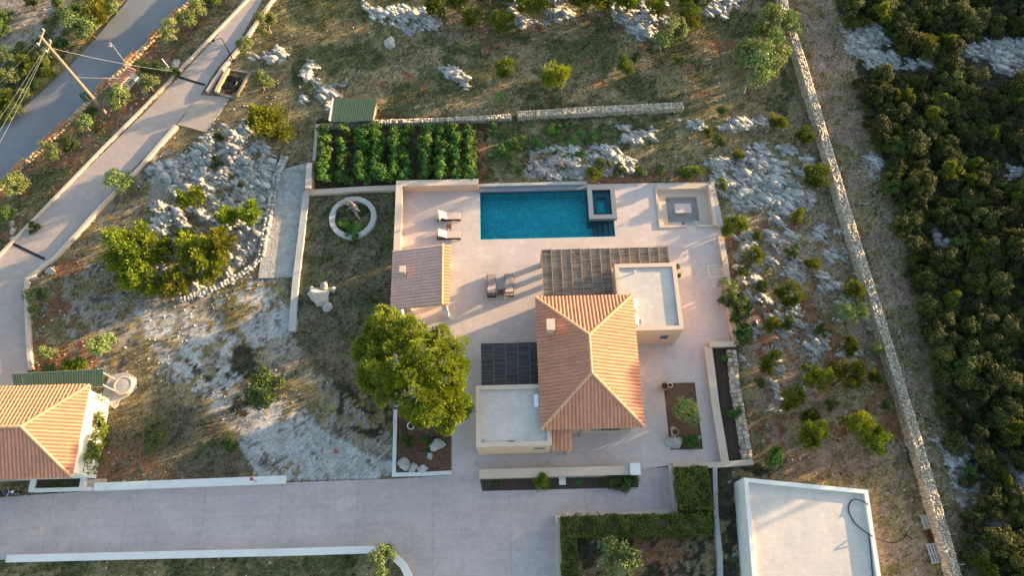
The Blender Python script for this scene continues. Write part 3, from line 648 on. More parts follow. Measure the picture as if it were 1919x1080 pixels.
def hip_roof(parent, x0, x1, y0, y1, ze, zr, ra, rb, along='y'):
    """eaves rectangle at ze, ridge ra..rb at zr"""
    if along == 'y': Ra, Rb = ((x0 + x1) / 2, ra, zr), ((x0 + x1) / 2, rb, zr)
    else: Ra, Rb = (ra, (y0 + y1) / 2, zr), (rb, (y0 + y1) / 2, zr)
    sw, se, ne, nw = (x0, y0, ze), (x1, y0, ze), (x1, y1, ze), (x0, y1, ze)
    mb = MB(); lo = [(x0, y0, ze - .14), (x1, y0, ze - .14), (x1, y1, ze - .14), (x0, y1, ze - .14)]
    vs = lo + [sw, se, ne, nw, Ra, Rb]
    if along == 'y': fs = [(4, 5, 8), (5, 6, 9, 8), (6, 7, 9), (7, 4, 8, 9)]
    else: fs = [(4, 5, 9, 8), (5, 6, 9), (6, 7, 8, 9), (7, 4, 8)]
    mb.add(vs, fs + [(3, 2, 1, 0), (0, 1, 5, 4), (1, 2, 6, 5), (2, 3, 7, 6), (3, 0, 4, 7)])
    rf = mb.build('roof', 'plaster_cap', parent)
    sl = [(sw, se, Ra, Ra), (se, ne, Rb, Ra), (ne, nw, Rb, Rb), (nw, sw, Ra, Rb)] if along == 'y' else [(sw, se, Rb, Ra), (se, ne, Rb, Rb), (ne, nw, Ra, Rb), (nw, sw, Ra, Ra)]
    for q in sl: tile_slope('roof_tiles', *q, rf)
    ridge_row(Ra, Rb, rf, .09)
    hips = ((sw, Ra), (se, Ra), (ne, Rb), (nw, Rb)) if along == 'y' else ((sw, Ra), (se, Rb), (ne, Rb), (nw, Ra))
    for c_, r2 in hips: ridge_row(c_, r2, rf, .07)
    return rf
def chimney(parent, x, y, z0, z1, w, d, m='plaster_cap'):
    c = MB().box(x - w / 2, x + w / 2, y - d / 2, y + d / 2, z0, z1).build('chimney', m, parent)
    for sx in (-1, 1):
        for sy in (-1, 1):
            MB().box(x + sx * (w / 2 - .07) - .05, x + sx * (w / 2 - .07) + .05, y + sy * (d / 2 - .07) - .05, y + sy * (d / 2 - .07) + .05, z1 - .002, z1 + .14).build('chimney_post', m, parent)
    MB().box(x - w / 2 - .06, x + w / 2 + .06, y - d / 2 - .06, y + d / 2 + .06, z1 + .138, z1 + .2).build('chimney_cap', m, parent)
    return c
def window(parent, x, y, z, w, h, face, pane='glass_dark', shut=False):
    """face: 's','n','e','w' the way it looks"""
    ax = face in 'sn'; sg = {'s': -1, 'n': 1, 'e': 1, 'w': -1}[face]
    def bx(mb, a0, a1, z0, z1, d0, d1):
        lo_, hi_ = sorted((sg * d0, sg * d1))
        return mb.box(x + a0, x + a1, y + lo_, y + hi_, z0, z1) if ax else mb.box(x + lo_, x + hi_, y + a0, y + a1, z0, z1)
    fr = MB()
    for a0, a1, z0, z1 in ((-w / 2, -w / 2 + .07, z, z + h), (w / 2 - .07, w / 2, z, z + h), (-w / 2 + .07, w / 2 - .07, z + h - .07, z + h), (-w / 2 + .07, w / 2 - .07, z, z + .07)): bx(fr, a0, a1, z0, z1, -.02, .05)
    f = fr.build('window', 'shutter', parent); bx(MB(), -w / 2 + .07, w / 2 - .07, z + .07, z + h - .07, -.02, .02).build('pane', pane, f)
    bx(MB(), -w / 2 - .08, w / 2 + .08, z - .07, z - .002, -.02, .12).build('sill', 'plaster_cap', f)
    if shut:
        for q in (-1, 1): bx(MB(), *sorted((q * w / 2, q * (w / 2 + w * .45))), z, z + h, .01, .05).build('shutter', 'shutter', f)
def flat_wing(parent, x0, x1, y0, y1, z1, m='plaster', deck=-.10, pw=.26, skip=''):
    MB().box(x0, x1, y0, y1, 0, z1 + deck - .05).build('wing_wall', m, parent)
    if 'w' not in skip: MB().box(x0, x0 + pw, y0, y1, z1 + deck - .052, z1).build('parapet', m, parent)
    if 'e' not in skip: MB().box(x1 - pw, x1, y0, y1, z1 + deck - .052, z1).build('parapet', m, parent)
    a, b = (x0 if 'w' in skip else x0 + pw), (x1 if 'e' in skip else x1 - pw)
    MB().box(a, b, y0, y0 + pw, z1 + deck - .052, z1).build('parapet', m, parent); MB().box(a, b, y1 - pw, y1, z1 + deck - .052, z1).build('parapet', m, parent)
    MB().box(a, b, y0 + pw, y1 - pw, z1 + deck - .06, z1 + deck).build('roof_deck', 'deck_tiles', parent)
    e = .03
    MB().box(x0 - e, x0 + pw + e, y0 - e, y1 + e, z1 - .003, z1 + .05).build('coping', 'plaster_cap', parent) if 'w' not in skip else None
    MB().box(x1 - pw - e, x1 + e, y0 - e, y1 + e, z1 - .003, z1 + .05).build('coping', 'plaster_cap', parent) if 'e' not in skip else None
    a2, b2 = (x0 if 'w' in skip else x0 + pw + e), (x1 if 'e' in skip else x1 - pw - e)
    MB().box(a2, b2, y0 - e, y0 + pw + e, z1 - .003, z1 + .05).build('coping', 'plaster_cap', parent); MB().box(a2, b2, y1 - pw - e, y1 + e, z1 - .003, z1 + .05).build('coping', 'plaster_cap', parent)

# ---------------------------------------------------------------- the villa
vx0, vx1, vy0, vy1, vze, vzr = 2.36, 9.68, 10.66, 20.74, 3.85, 5.5
villa = thing('villa', 'peach villa with terracotta hipped roof and two flat roofed wings on the terrace', 'house', (6, 15.7, 0))
MB().box(vx0 + .4, vx1 - .4, vy0 + .4, vy1 - .4, 0, vze - .1).build('wall', 'plaster', villa)
vr = hip_roof(villa, vx0, vx1, vy0, vy1, vze, vzr, 14.25, 17.1)
chimney(vr, 3.3, 18.0, 4.2, 5.25, .5, .75)
NEX0, NEX1, NEY0, NEY1 = 8.65, P(1281, 617, 3.6)[0], P(1281, 617, 3.6)[1], P(1263, 493, 3.6)[1]
flat_wing(villa, NEX0, NEX1, NEY0, NEY1, 3.55)
SWX0, SWX1, SWY0, SWY1 = P(893, 836, 3.6)[0], P(1034, 836, 3.6)[0], P(893, 838, 3.6)[1], P(893, 724, 3.6)[1]
flat_wing(villa, SWX0, SWX1, SWY0, SWY1, 3.55)
window(villa, *P(1245, 634, 1.9)[:1], NEY0, 1.5, .62, .75, 's')
window(villa, *P(1011, 845, 2.4)[:1], SWY0, 2.3, .75, .35, 's')
window(villa, 7.6, vy0 + .4, 1.0, 1.5, 1.9, 's', shut=True); window(villa, 5.6, vy0 + .4, 1.9, .7, .9, 's')
window(villa, vx0 + .4, 18.9, .9, 1.4, 1.4, 'w'); window(villa, vx1 - .4, 12.4, .9, 1.4, 1.4, 'e', shut=True); window(villa, vx1 - .4, 14.6, .9, 1.4, 1.4, 'e', shut=True)
window(villa, 4.6, vy1 - .4, .02, 2.4, 2.2, 'n'); window(villa, SWX0, 10.6, 1.0, 1.2, 1.3, 'w'); window(villa, NEX1, 18.8, 1.0, 1.2, 1.3, 'e')
# outlets, a vent and a hatch on the flat roofs
for x, y, z in ((SWX0 + .5, SWY0 + .45, 3.45), (NEX1 - .5, NEY0 + .45, 3.45)): MB().lathe((x, y, z), [(.11, 0), (.11, .02), (.07, .022)], 12).build('roof_drain', 'metal_grey', villa)
MB().tube([(NEX0 + 1.5, NEY1 - .7, 3.44), (NEX0 + 1.5, NEY1 - .7, 3.85)], .06, 8).build('vent_pipe', 'white_metal', villa); MB().box(SWX0 + 2.2, SWX0 + 2.7, SWY0 + .3, SWY0 + .38, 3.45, 3.5).build('overflow_slot', 'dark_wood', villa); MB().tube([(NEX0 + .75, NEY0 + .45, 3.47), (NEX0 + 1.7, NEY0 + .45, 3.47), (NEX0 + 1.7, NEY0 + 1.0, 3.47)], .025, 6).build('condensate_pipe', 'white_metal', villa)
# tiled porch roof and front door
px0, px1, py0 = P(1034, 843, 2.75)[0] + .02, P(1072, 843, 2.75)[0], P(1050, 843, 2.75)[1]
pr = MB(); pr.add([(px0, py0, 2.62), (px1, py0, 2.62), (px1, vy0 + .4, 3.28), (px0, vy0 + .4, 3.28), (px0, py0, 2.72), (px1, py0, 2.72), (px1, vy0 + .4, 3.38), (px0, vy0 + .4, 3.38)], [(3, 2, 1, 0), (4, 5, 6, 7), (0, 1, 5, 4), (1, 2, 6, 5), (2, 3, 7, 6), (3, 0, 4, 7)])
prf = pr.build('porch_roof', 'plaster_cap', villa); tile_slope('roof_tiles', (px0, py0, 2.72), (px1, py0, 2.72), (px1, vy0 + .38, 3.37), (px0, vy0 + .38, 3.37), prf)
MB().box(px1 - .22, px1 - .02, py0 + .05, py0 + .28, 0, 2.63).build('porch_post', 'plaster', villa); MB().box(px0 + .02, px0 + .14, py0 + .25, vy0 + .41, 0, 2.7).build('porch_wall', 'plaster', villa)
dr = MB().box(px0 + .3, px0 + 1.25, vy0 + .34, vy0 + .41, 0, 2.1).build('door', 'door_brown', villa); MB().box(px0 + 1.08, px0 + 1.14, vy0 + .27, vy0 + .345, 1.0, 1.12).build('door_handle', 'metal_grey', dr)
MB().tube([(px1 + .8, vy0 + .2, .02), (px1 + .8, vy0 + .2, vze - .16)], .05).build('downpipe', 'shutter', villa)
for q, (u, v, z) in enumerate(((1188, 572, 3.3), (1191, 601, 3.3), (1008, 752, 3.3))):
    x, y = P(u, v, z + .3); y -= 0
    if q == 2: x -= .1
    t = thing('air_conditioner', ['white air conditioner unit on the north wing roof, beside the hip corner', 'white air conditioner unit on the north wing roof, nearer the wing parapet', 'white air conditioner unit on the front wing roof against the eave'][q], 'air conditioner', (x, y, 3.17), group='rooftop air conditioners')
    MB().box(x - .17, x + .17, y - .43, y + .43, 3.24, 3.82).build('casing', 'white_metal', t, bevel=.02)
    for sy in (-1, 1): MB().box(x - .2, x + .2, y + sy * .3 - .03, y + sy * .3 + .03, 3.165, 3.245).build('foot', 'metal_grey', t)
    fan = MB(); fan.tube([(x + .168, y - .1, 3.53), (x + .182, y - .1, 3.53)], .22, 16); fan.build('fan_grille', 'metal_grey', t)
# ---------------------------------------------------------------- pergolas
def pergola(name, label, x0, x1, y0, y1, z, nb, reed, bat, posts, notch=None, pw=.09, pm='timber'):
    t = thing(name, label, 'pergola', ((x0 + x1) / 2, (y0 + y1) / 2, 0))
    for px, py in posts: MB().box(px - pw, px + pw, py - pw, py + pw, 0, z - .16).build('post', pm, t)
    for yy in (y0 + .12, y1 - .12):
        xe = x1 if not notch or yy > notch[1] else notch[0]
        MB().box(x0, xe, yy - .07, yy + .07, z - .165, z - .03).build('beam', 'timber', t)
    w = (x1 - x0) / nb
    for i in range(nb):
        a, b = x0 + i * w, x0 + (i + 1) * w
        ya = y0 if not notch or b <= notch[0] + .05 else notch[1]
        V, Fc, tn = [], [], []; inv = MW[t].inverted(); n = max(4, int((y1 - ya) / .09)); yy = ya
        for k in range(n):                                    # the mat is a layer of canes laid side by side
            h = (y1 - ya) / n; zz = z + random.uniform(-.012, .02); q = len(V); e = random.uniform(-.03, .03)
            for p_ in ((a + .01, yy, zz - .015), (b - .01, yy, zz - .015 + e * .3), (b - .01, yy + h * .5, zz + .02 + e * .3), (a + .01, yy + h * .5, zz + .02), (a + .01, yy + h, zz - .015), (b - .01, yy + h, zz - .015 + e * .3)): V.append(tuple(inv @ Vector(p_)))
            Fc += [(q, q + 1, q + 2, q + 3), (q + 3, q + 2, q + 5, q + 4)]; c_ = random.random(); tn += [c_, c_]; yy += h
        link('reed_mat', np_mesh('reed_mat', np.array(V), np.array(Fc), reed, tn), t)
    for i in range(nb + 1):
        a = x0 + i * w; ya = y0 if not notch or a <= notch[0] - .03 else notch[1]
        MB().box(a - .022, a + .022, ya - .06, y1 + .06, z + .03, z + .07).build('batten', bat, t)
    return t
nx0, nx1 = P(1016, 500, 2.7)[0], P(1252, 470, 2.7)[0]; ny1 = P(1100, 466, 2.7)[1]; ny0 = vy1 + .02
pergola('pergola', 'wide reed covered pergola between the pool terrace and the villa', nx0, nx1, ny0, ny1, 2.7, 13, 'reed', 'batten', [(nx0 + .15, ny1 - .12), (nx0 + .15, ny0 + .3), (5.8, ny1 - .12), (8.4, ny1 - .12), (nx1 - .15, ny1 - .12)], (NEX0 - .05, NEY1 + .05), .19, 'plaster_cap')
sx0, sx1, sy0, sy1 = P(902, 690, 2.7)[0], vx0 + .32, SWY1 + .06, P(950, 643, 2.7)[1]
pergola('pergola', 'small dark reed pergola beside the front wing of the villa', sx0, sx1, sy0, sy1, 2.7, 5, 'reed_dark', 'batten_dark', [(sx0 + .15, sy1 - .12), (sx0 + .15, sy0 + .15), (sx1 - .4, sy1 - .12)])

# ---------------------------------------------------------------- pool pavilion with tiled roof
kx0, kxr, kx1, ky0, ky1 = P(735, 520, 2.5)[0], P(829, 515, 3.3)[0], P(842, 515, 3.0)[0], P(785, 577, 2.8)[1], P(785, 465, 2.8)[1]
pav = thing('poolside_pavilion', 'open pavilion with grey pink tiled roof and square columns beside the lawn', 'pavilion', ((kx0 + kx1) / 2, (ky0 + ky1) / 2, 0))
pb = MB(); pb.add([(kx0, y, z) for y in (ky0, ky1) for z in (2.32, 2.44)] + [(kxr, y, z) for y in (ky0, ky1) for z in (3.2, 3.34)] + [(kx1, y, z) for y in (ky0, ky1) for z in (2.98, 3.1)],
    [(1, 5, 7, 3), (5, 9, 11, 7), (2, 6, 4, 0), (6, 10, 8, 4), (0, 4, 5, 1), (4, 8, 9, 5), (3, 7, 6, 2), (7, 11, 10, 6), (0, 1, 3, 2), (8, 10, 11, 9)])
prf2 = pb.build('roof', 'plaster_cap', pav)
mat('terracotta_weathered', (0.64, 0.385, 0.30), 0.10, 1.3, 0.85, 0.2, 20, tint=True, tr=(.86, 1.12), stain=(0.55, 0.35, 0.28))
tile_slope('roof_tiles', (kx0, ky1, 2.44), (kx0, ky0, 2.44), (kxr, ky0, 3.34), (kxr, ky1, 3.34), prf2, m='terracotta_weathered')
tile_slope('roof_tiles', (kx1, ky0, 3.1), (kx1, ky1, 3.1), (kxr, ky1, 3.34), (kxr, ky0, 3.34), prf2)
ridge_row((kxr, ky0, 3.34), (kxr, ky1, 3.34), prf2, .07)
for x in (kx0 + .55, kxr + .1):
    for y in (ky0 + .35, (ky0 + ky1) / 2, ky1 - .35):
        if x > -6 and abs(y - (ky0 + ky1) / 2) < .1: continue
        MB().box(x - .2, x + .2, y - .2, y + .2, 0, 2.45 + (0 if x < -6 else .7)).build('column', 'white_wall', pav)
for y in (ky0 + .35, ky1 - .35):
    mb = MB(); mb.add([(kx0 + .35, y - .1, 2.2), (kxr + .3, y - .1, 2.95), (kxr + .3, y + .1, 2.95), (kx0 + .35, y + .1, 2.2), (kx0 + .35, y - .1, 2.4), (kxr + .3, y - .1, 3.1), (kxr + .3, y + .1, 3.1), (kx0 + .35, y + .1, 2.4)], [(3, 2, 1, 0), (4, 5, 6, 7), (0, 1, 5, 4), (1, 2, 6, 5), (2, 3, 7, 6), (3, 0, 4, 7)]); mb.build('roof_beam', 'timber', pav)
MB().box(kx0 + .4, kx0 + .62, ky0 + .56, ky1 - .56, 0, 2.3).build('back_wall', 'plaster', pav); MB().box(kx0 + .62, kx0 + 1.3, ky0 + .8, ky1 - .9, 0, .92).build('counter', 'plaster_cap', pav)
chimney(prf2, *P(755, 506, 3.3), 2.5, 3.3, .38, .42)

# ---------------------------------------------------------------- west house
wx1, wy0, wy1, wze, wzr = -30.66, 8.3, 14.95, 3.2, 4.75
wh = thing('west_house', 'white house with orange hipped tile roof at the bend of the driveways', 'house', (-36, 11.6, 0))
MB().box(-44.6, wx1 - .05, wy0 + .35, wy1 - .35, -.3, wze - .1).build('wall', 'white_wall', wh)
hip_roof(wh, -45, wx1, wy0, wy1, wze, wzr, -41.6, -34.0, 'x')
for yy in (10.6, 12.6): window(wh, wx1 - .05, yy, .7, 1.0, 1.3, 'e')
window(wh, -36.8, wy0 + .35, .9, 1.4, 1.3, 's')
# low porch walls and planter in front of it
t = thing('porch_planter', 'white walled planter against the front of the west house', 'planter', (*P(100, 915), 0))
a = P(55, 922, .3); b = P(150, 915, .3); yf = (a[1] + b[1]) / 2
MB().box(a[0], b[0] + .9, yf - .12, yf + .12, -.1, .45).build('front_wall', 'white_wall', t); MB().box(a[0], a[0] + .35, yf + .12, wy0 + .34, -.1, .47).build('side_wall', 'white_wall', t)
MB().box(b[0], b[0] + .35, yf + .12, wy0 + .34, -.1, .47).build('side_wall', 'white_wall', t); MB().box(a[0] + .35, b[0], yf + .12, wy0 + .34, -.1, .22).build('planter_soil', 'soil_dark', t)
MB().box(b[0] + .36, b[0] + 1.7, yf + .12, wy0 + .3, -.1, .12).build('step', 'plaster_cap', t)
# green canopy behind it
def sheet_roof(name, label, cat, pts, z, post_h, legs, sheets=6):
    """a light corrugated sheet roof on posts; pts are sw, se, ne, nw"""
    sw, se, ne, nw = [Vector((*p, z)) for p in pts]; t = thing(name, label, cat, (*((sw + ne) / 2).xy, 0))
    for i in range(sheets):
        f0, f1 = i / sheets, (i + 1) / sheets - .004; mb = MB(); n = 8
        for k in range(n):
            g0, g1 = f0 + (f1 - f0) * k / n, f0 + (f1 - f0) * (k + 1) / n; h0, h1 = (.012 if k % 2 else 0), (0 if k % 2 else .012)
            p_ = [sw.lerp(se, g0) + Vector((0, 0, h0)), sw.lerp(se, g1) + Vector((0, 0, h1)), nw.lerp(ne, g1) + Vector((0, 0, h1 + .12)), nw.lerp(ne, g0) + Vector((0, 0, h0 + .12))]
            mb.add([*p_, *[q - Vector((0, 0, .012)) for q in p_]], [(0, 1, 2, 3), (7, 6, 5, 4), (0, 4, 5, 1), (2, 6, 7, 3), (1, 5, 6, 2), (3, 7, 4, 0)])
        mb.build('roof_sheet', 'green_sheet', t)
    for p_ in legs: MB().box(p_[0] - .05, p_[0] + .05, p_[1] - .05, p_[1] + .05, -.25, z + .01).build('post', 'metal_grey', t)
    for q0, q1 in ((sw, se), (nw, ne)):
        dz = 0 if q0 is sw else .12
        MB().tube([q0.lerp(q1, .01) + Vector((0, 0, dz - .05)), q0.lerp(q1, .99) + Vector((0, 0, dz - .05))], .035).build('rail', 'metal_grey', t)
    return t
cp = [P(24, 742, 2.5), P(190, 742, 2.5), P(196, 693, 2.5), P(24, 702, 2.5)]; cp = [(cp[0][0], wy1 + .05), (cp[1][0], wy1 + .05), cp[2], cp[3]]
sheet_roof('carport', 'flat green sheet canopy behind the west house', 'canopy', cp, 2.5, 2.5, [(cp[0][0] + .2, cp[0][1] + .2), (cp[1][0] - .2, cp[1][1] + .2), (cp[2][0] - .2, cp[2][1] - .2), (cp[3][0] + .2, cp[3][1] - .2)], 9)
# green roofed shed by the vegetable beds
sp = [P(618, 227, 1.25), P(699, 225, 1.25), P(707, 187, 1.25), P(625, 185, 1.25)]
sh = sheet_roof('garden_shed', 'small shed with green sheet roof behind the vegetable beds', 'shed', sp, 1.25, 1.25, [(sp[0][0] + .2, sp[0][1] + .2), (sp[1][0] - .2, sp[1][1] + .2), (sp[2][0] - .2, sp[2][1] - .2), (sp[3][0] + .2, sp[3][1] - .2)], 5)
ins = [(sp[0][0] + .25, sp[0][1] + .25), (sp[1][0] - .25, sp[1][1] + .25), (sp[2][0] - .25, sp[2][1] - .25), (sp[3][0] + .25, sp[3][1] - .25)]
for i in range(4): MB().strip([ins[i], ins[(i + 1) % 4]], .06, -.25, 1.22).build('side_panel', 'shutter', sh)
MB().strip([(sp[0][0] - .02, sp[0][1]), (sp[3][0] - .02, sp[3][1])], .12, 1.25, 1.4).build('fascia', 'white_wall', sh)

# ---------------------------------------------------------------- flat roofed outbuilding
oz = 2.6; OC = PL([(1394, 896), (1626, 919), (1646, 1095), (1412, 1095)], oz); OC = [OC[0], OC[1], (OC[2][0] + .1, OC[2][1] - 2.5), (OC[3][0] - .2, OC[3][1] - 2.5)]
ob = thing('outbuilding', 'white flat roofed outbuilding with a low parapet below the rocky plot', 'building', (*P(1510, 1000, 0), 0))
MB().prism(OC, -.3, oz - .26).build('wall', 'white_wall', ob)
ins = offset(OC, .28, True) if inpoly(np.array([offset(OC, .28, True)[0][0]]), np.array([offset(OC, .28, True)[0][1]]), OC)[0] else offset(OC, -.28, True)
mid = [((a[0] + b[0]) / 2, (a[1] + b[1]) / 2) for a, b in zip(OC, ins)]
for i in range(4):
    j = (i + 1) % 4; MB().prism([OC[i], OC[j], ins[j], ins[i]], oz - .262, oz).build('parapet', 'white_wall', ob)
    MB().prism([OC[i], OC[j], ins[j], ins[i]], oz - .002, oz + .045).build('coping', 'white_wall', ob)
MB().prism(ins, oz - .4, oz - .20).build('roof_deck', 'deck_tiles', ob)
f = MB().box(OC[0][0] - .06, OC[0][0] + .2, 2.0, 3.2, .8, 1.9).build('window', 'shutter', ob)

# ---------------------------------------------------------------- pool, spa and sunken seating
x0, x1, y0, y1 = POOL; sx0_, sx1_, sy0_, sy1_ = SPA
pool = thing('swimming_pool', 'long rectangular swimming pool with teal water and corner steps', 'pool', ((x0 + x1) / 2, (y0 + y1) / 2, -1.5))
MB().box(x0 - .2, x1 + .2, y0 - .2, y1 + .2, -1.75, -1.5).build('floor', 'pool_tile', pool)
for a in ((x0 - .2, x0, y0 - .2, y1 + .2), (x1, x1 + .2, y0 - .2, y1 + .2), (x0, x1, y0 - .2, y0), (x0, x1, y1, y1 + .2)): MB().box(*a, -1.5, -.3 + .002).build('side_wall', 'pool_tile', pool)
e = .004
for a in ((x0 - e, x0 + .03, y0, y1), (x0 + .03, x1, y0 - e, y0 + .03), (x1 - .03, x1 + e, y0 + .03, sy0_)): MB().box(*a, -.3, -.015).build('tile_line', 'pool_tile', pool)
for k in range(4): MB().box(x1 - .42 * (k + 1), x1 - .42 * k - .004, y0, sy0_ - .02, -1.5, -.32 * (k + 1) + .06).build('step', 'spa_stone', pool)
MB().add([(x0 + .002, y0 + .002, -.09), (x1 - .002, y0 + .002, -.09), (x1 - .002, y1 - .002, -.09), (x0 + .002, y1 - .002, -.09)], [(0, 1, 2, 3)]).build('water', 'water', pool)
MB().box(x0 - .1, sx0_ + .02, y1 - .02, y1 + .42, -.3, .16).build('pool_edge', 'spa_stone', pool); MB().box(x0 - .1, sx0_ + .02, y1 + .42, y1 + .68, -.3, .32).build('pool_edge', 'concrete', pool)
for k in range(4): MB().tube([(x0 + 1.6 + 1.9 * k, y0 + .5 + (k % 2) * 2.6, -1.502), (x0 + 1.6 + 1.9 * k, y0 + .5 + (k % 2) * 2.6, -1.47)], .12, 12).build('floor_light', 'white_metal', pool)
spa = thing('spa_tub', 'raised square grey stone spa tub at the corner of the pool', 'spa', ((sx0_ + sx1_) / 2, (sy0_ + sy1_) / 2, -1.5))
w_ = .4
for a in ((sx0_, sx1_, sy0_, sy0_ + w_), (sx0_, sx1_, sy1_ - w_, sy1_), (sx0_, sx0_ + w_, sy0_ + w_, sy1_ - w_), (sx1_ - w_, sx1_, sy0_ + w_, sy1_ - w_)): MB().box(*a, -1.5, .32).build('rim_wall', 'spa_stone', spa)
MB().box(sx0_ + w_, sx1_ - w_, sy0_ + w_, sy1_ - w_, -1.0, -.7).build('floor', 'pool_tile', spa)
for a in ((sx0_ + w_, sx1_ - w_, sy0_ + w_, sy0_ + w_ + .35), (sx0_ + w_, sx1_ - w_, sy1_ - w_ - .5, sy1_ - w_), (sx0_ + w_, sx0_ + w_ + .38, sy0_ + w_ + .35, sy1_ - w_ - .5), (sx1_ - w_ - .38, sx1_ - w_, sy0_ + w_ + .35, sy1_ - w_ - .5)): MB().box(*a, -.7, -.12).build('bench', 'spa_stone', spa)
a, b, c, d = sx0_ + w_ + .002, sx1_ - w_ - .002, sy0_ + w_ + .002, sy1_ - w_ - .002
MB().add([(a, c, .14), (b, c, .14), (b, d, .14), (a, d, .14)], [(0, 1, 2, 3)]).build('water', 'water', spa)
x0, x1, y0, y1 = SUNK
lg = thing('sunken_lounge', 'sunken square seating pit with built in benches and pale rim walls', 'seating pit', ((x0 + x1) / 2, (y0 + y1) / 2, -.75))
MB().box(x0 - .2, x1 + .2, y0 - .2, y1 + .2, -1.0, -.72).build('floor', 'concrete', lg)
for a in ((x0 - .2, x0, y0 - .2, y1 + .2), (x1, x1 + .2, y0 - .2, y1 + .2), (x0, x1, y0 - .2, y0), (x0, x1, y1, y1 + .2)): MB().box(*a, -.72, -.298).build('side_wall', 'plaster_cap', lg)
for a in ((x0 - .16, x0 + .03, y0 - .16, y1 + .2, .1), (x1 - .03, x1 + .22, y0 - .16, y1 + .2, .34), (x0 + .03, x1 - .03, y1 - .02, y1 + .45, .1), (x0 + .03, x0 + 2.1, y0 - .16, y0 + .03, .1), (x0 + 3.1, x1 - .03, y0 - .16, y0 + .03, .1)): MB().box(*a[:4], -.298, a[4]).build('rim', 'plaster_cap', lg)
for a in ((x0 + .004, x0 + .75, y0 + .004, y1 - .004), (x1 - 1.0, x1 - .004, y0 + .004, y1 - .004), (x0 + .752, x1 - 1.002, y1 - .6, y1 - .004), (x0 + .752, x0 + 1.9, y0 + .004, y0 + .5), (x1 - 1.6, x1 - 1.002, y0 + .004, y0 + .6)): MB().box(*a, -.72, -.3).build('bench', 'plaster_cap', lg)
for k in range(3): MB().box(x0 + 2.12, x0 + 3.08, y0 + .25 * k + .002, y0 + .25 * (k + 1), -.72, -.2 - .18 * k).build('step', 'concrete', lg)
MB().prism([(x1 + .22, y0 - .3), (x1 + .75, y0 - .3), (x1 + .5, y1 + .5), (x1 + .22, y1 + .45)], -.3, .3).build('outer_coping', 'concrete', lg)
tb = thing('fire_table', 'pale square stone table in the middle of the sunken lounge', 'table', (*P(1280, 390, -.02), -.72)); tx, ty = P(1280, 390, -.02)
MB().box(tx - .7, tx + .7, ty - .45, ty + .45, -.1, -.02).build('table_top', 'cushion', tb); MB().box(tx - .4, tx + .4, ty - .25, ty + .25, -.722, -.1).build('base', 'plaster_cap', tb)
# shower tray
qx, qy = P(1341, 509, 0)
t = thing('shower_tray', 'small square outdoor shower tray with raised rim on the terrace', 'shower tray', (qx, qy, 0))
MB().box(qx - .55, qx + .55, qy - .5, qy + .5, 0.001, .05).build('tray', 'plaster_cap', t)
for a in ((qx - .62, qx - .55, qy - .57, qy + .57), (qx + .55, qx + .62, qy - .57, qy + .57), (qx - .55, qx + .55, qy - .57, qy - .5), (qx - .55, qx + .55, qy + .5, qy + .57)): MB().box(*a, 0.001, .1).build('rim', 'white_wall', t)
MB().tube([(qx + .5, qy + .45, .05), (qx + .5, qy + .45, 2.1), (qx + .42, qy + .4, 2.25), (qx + .2, qy + .2, 2.2)], .025).build('shower_pipe', 'metal_grey', t)
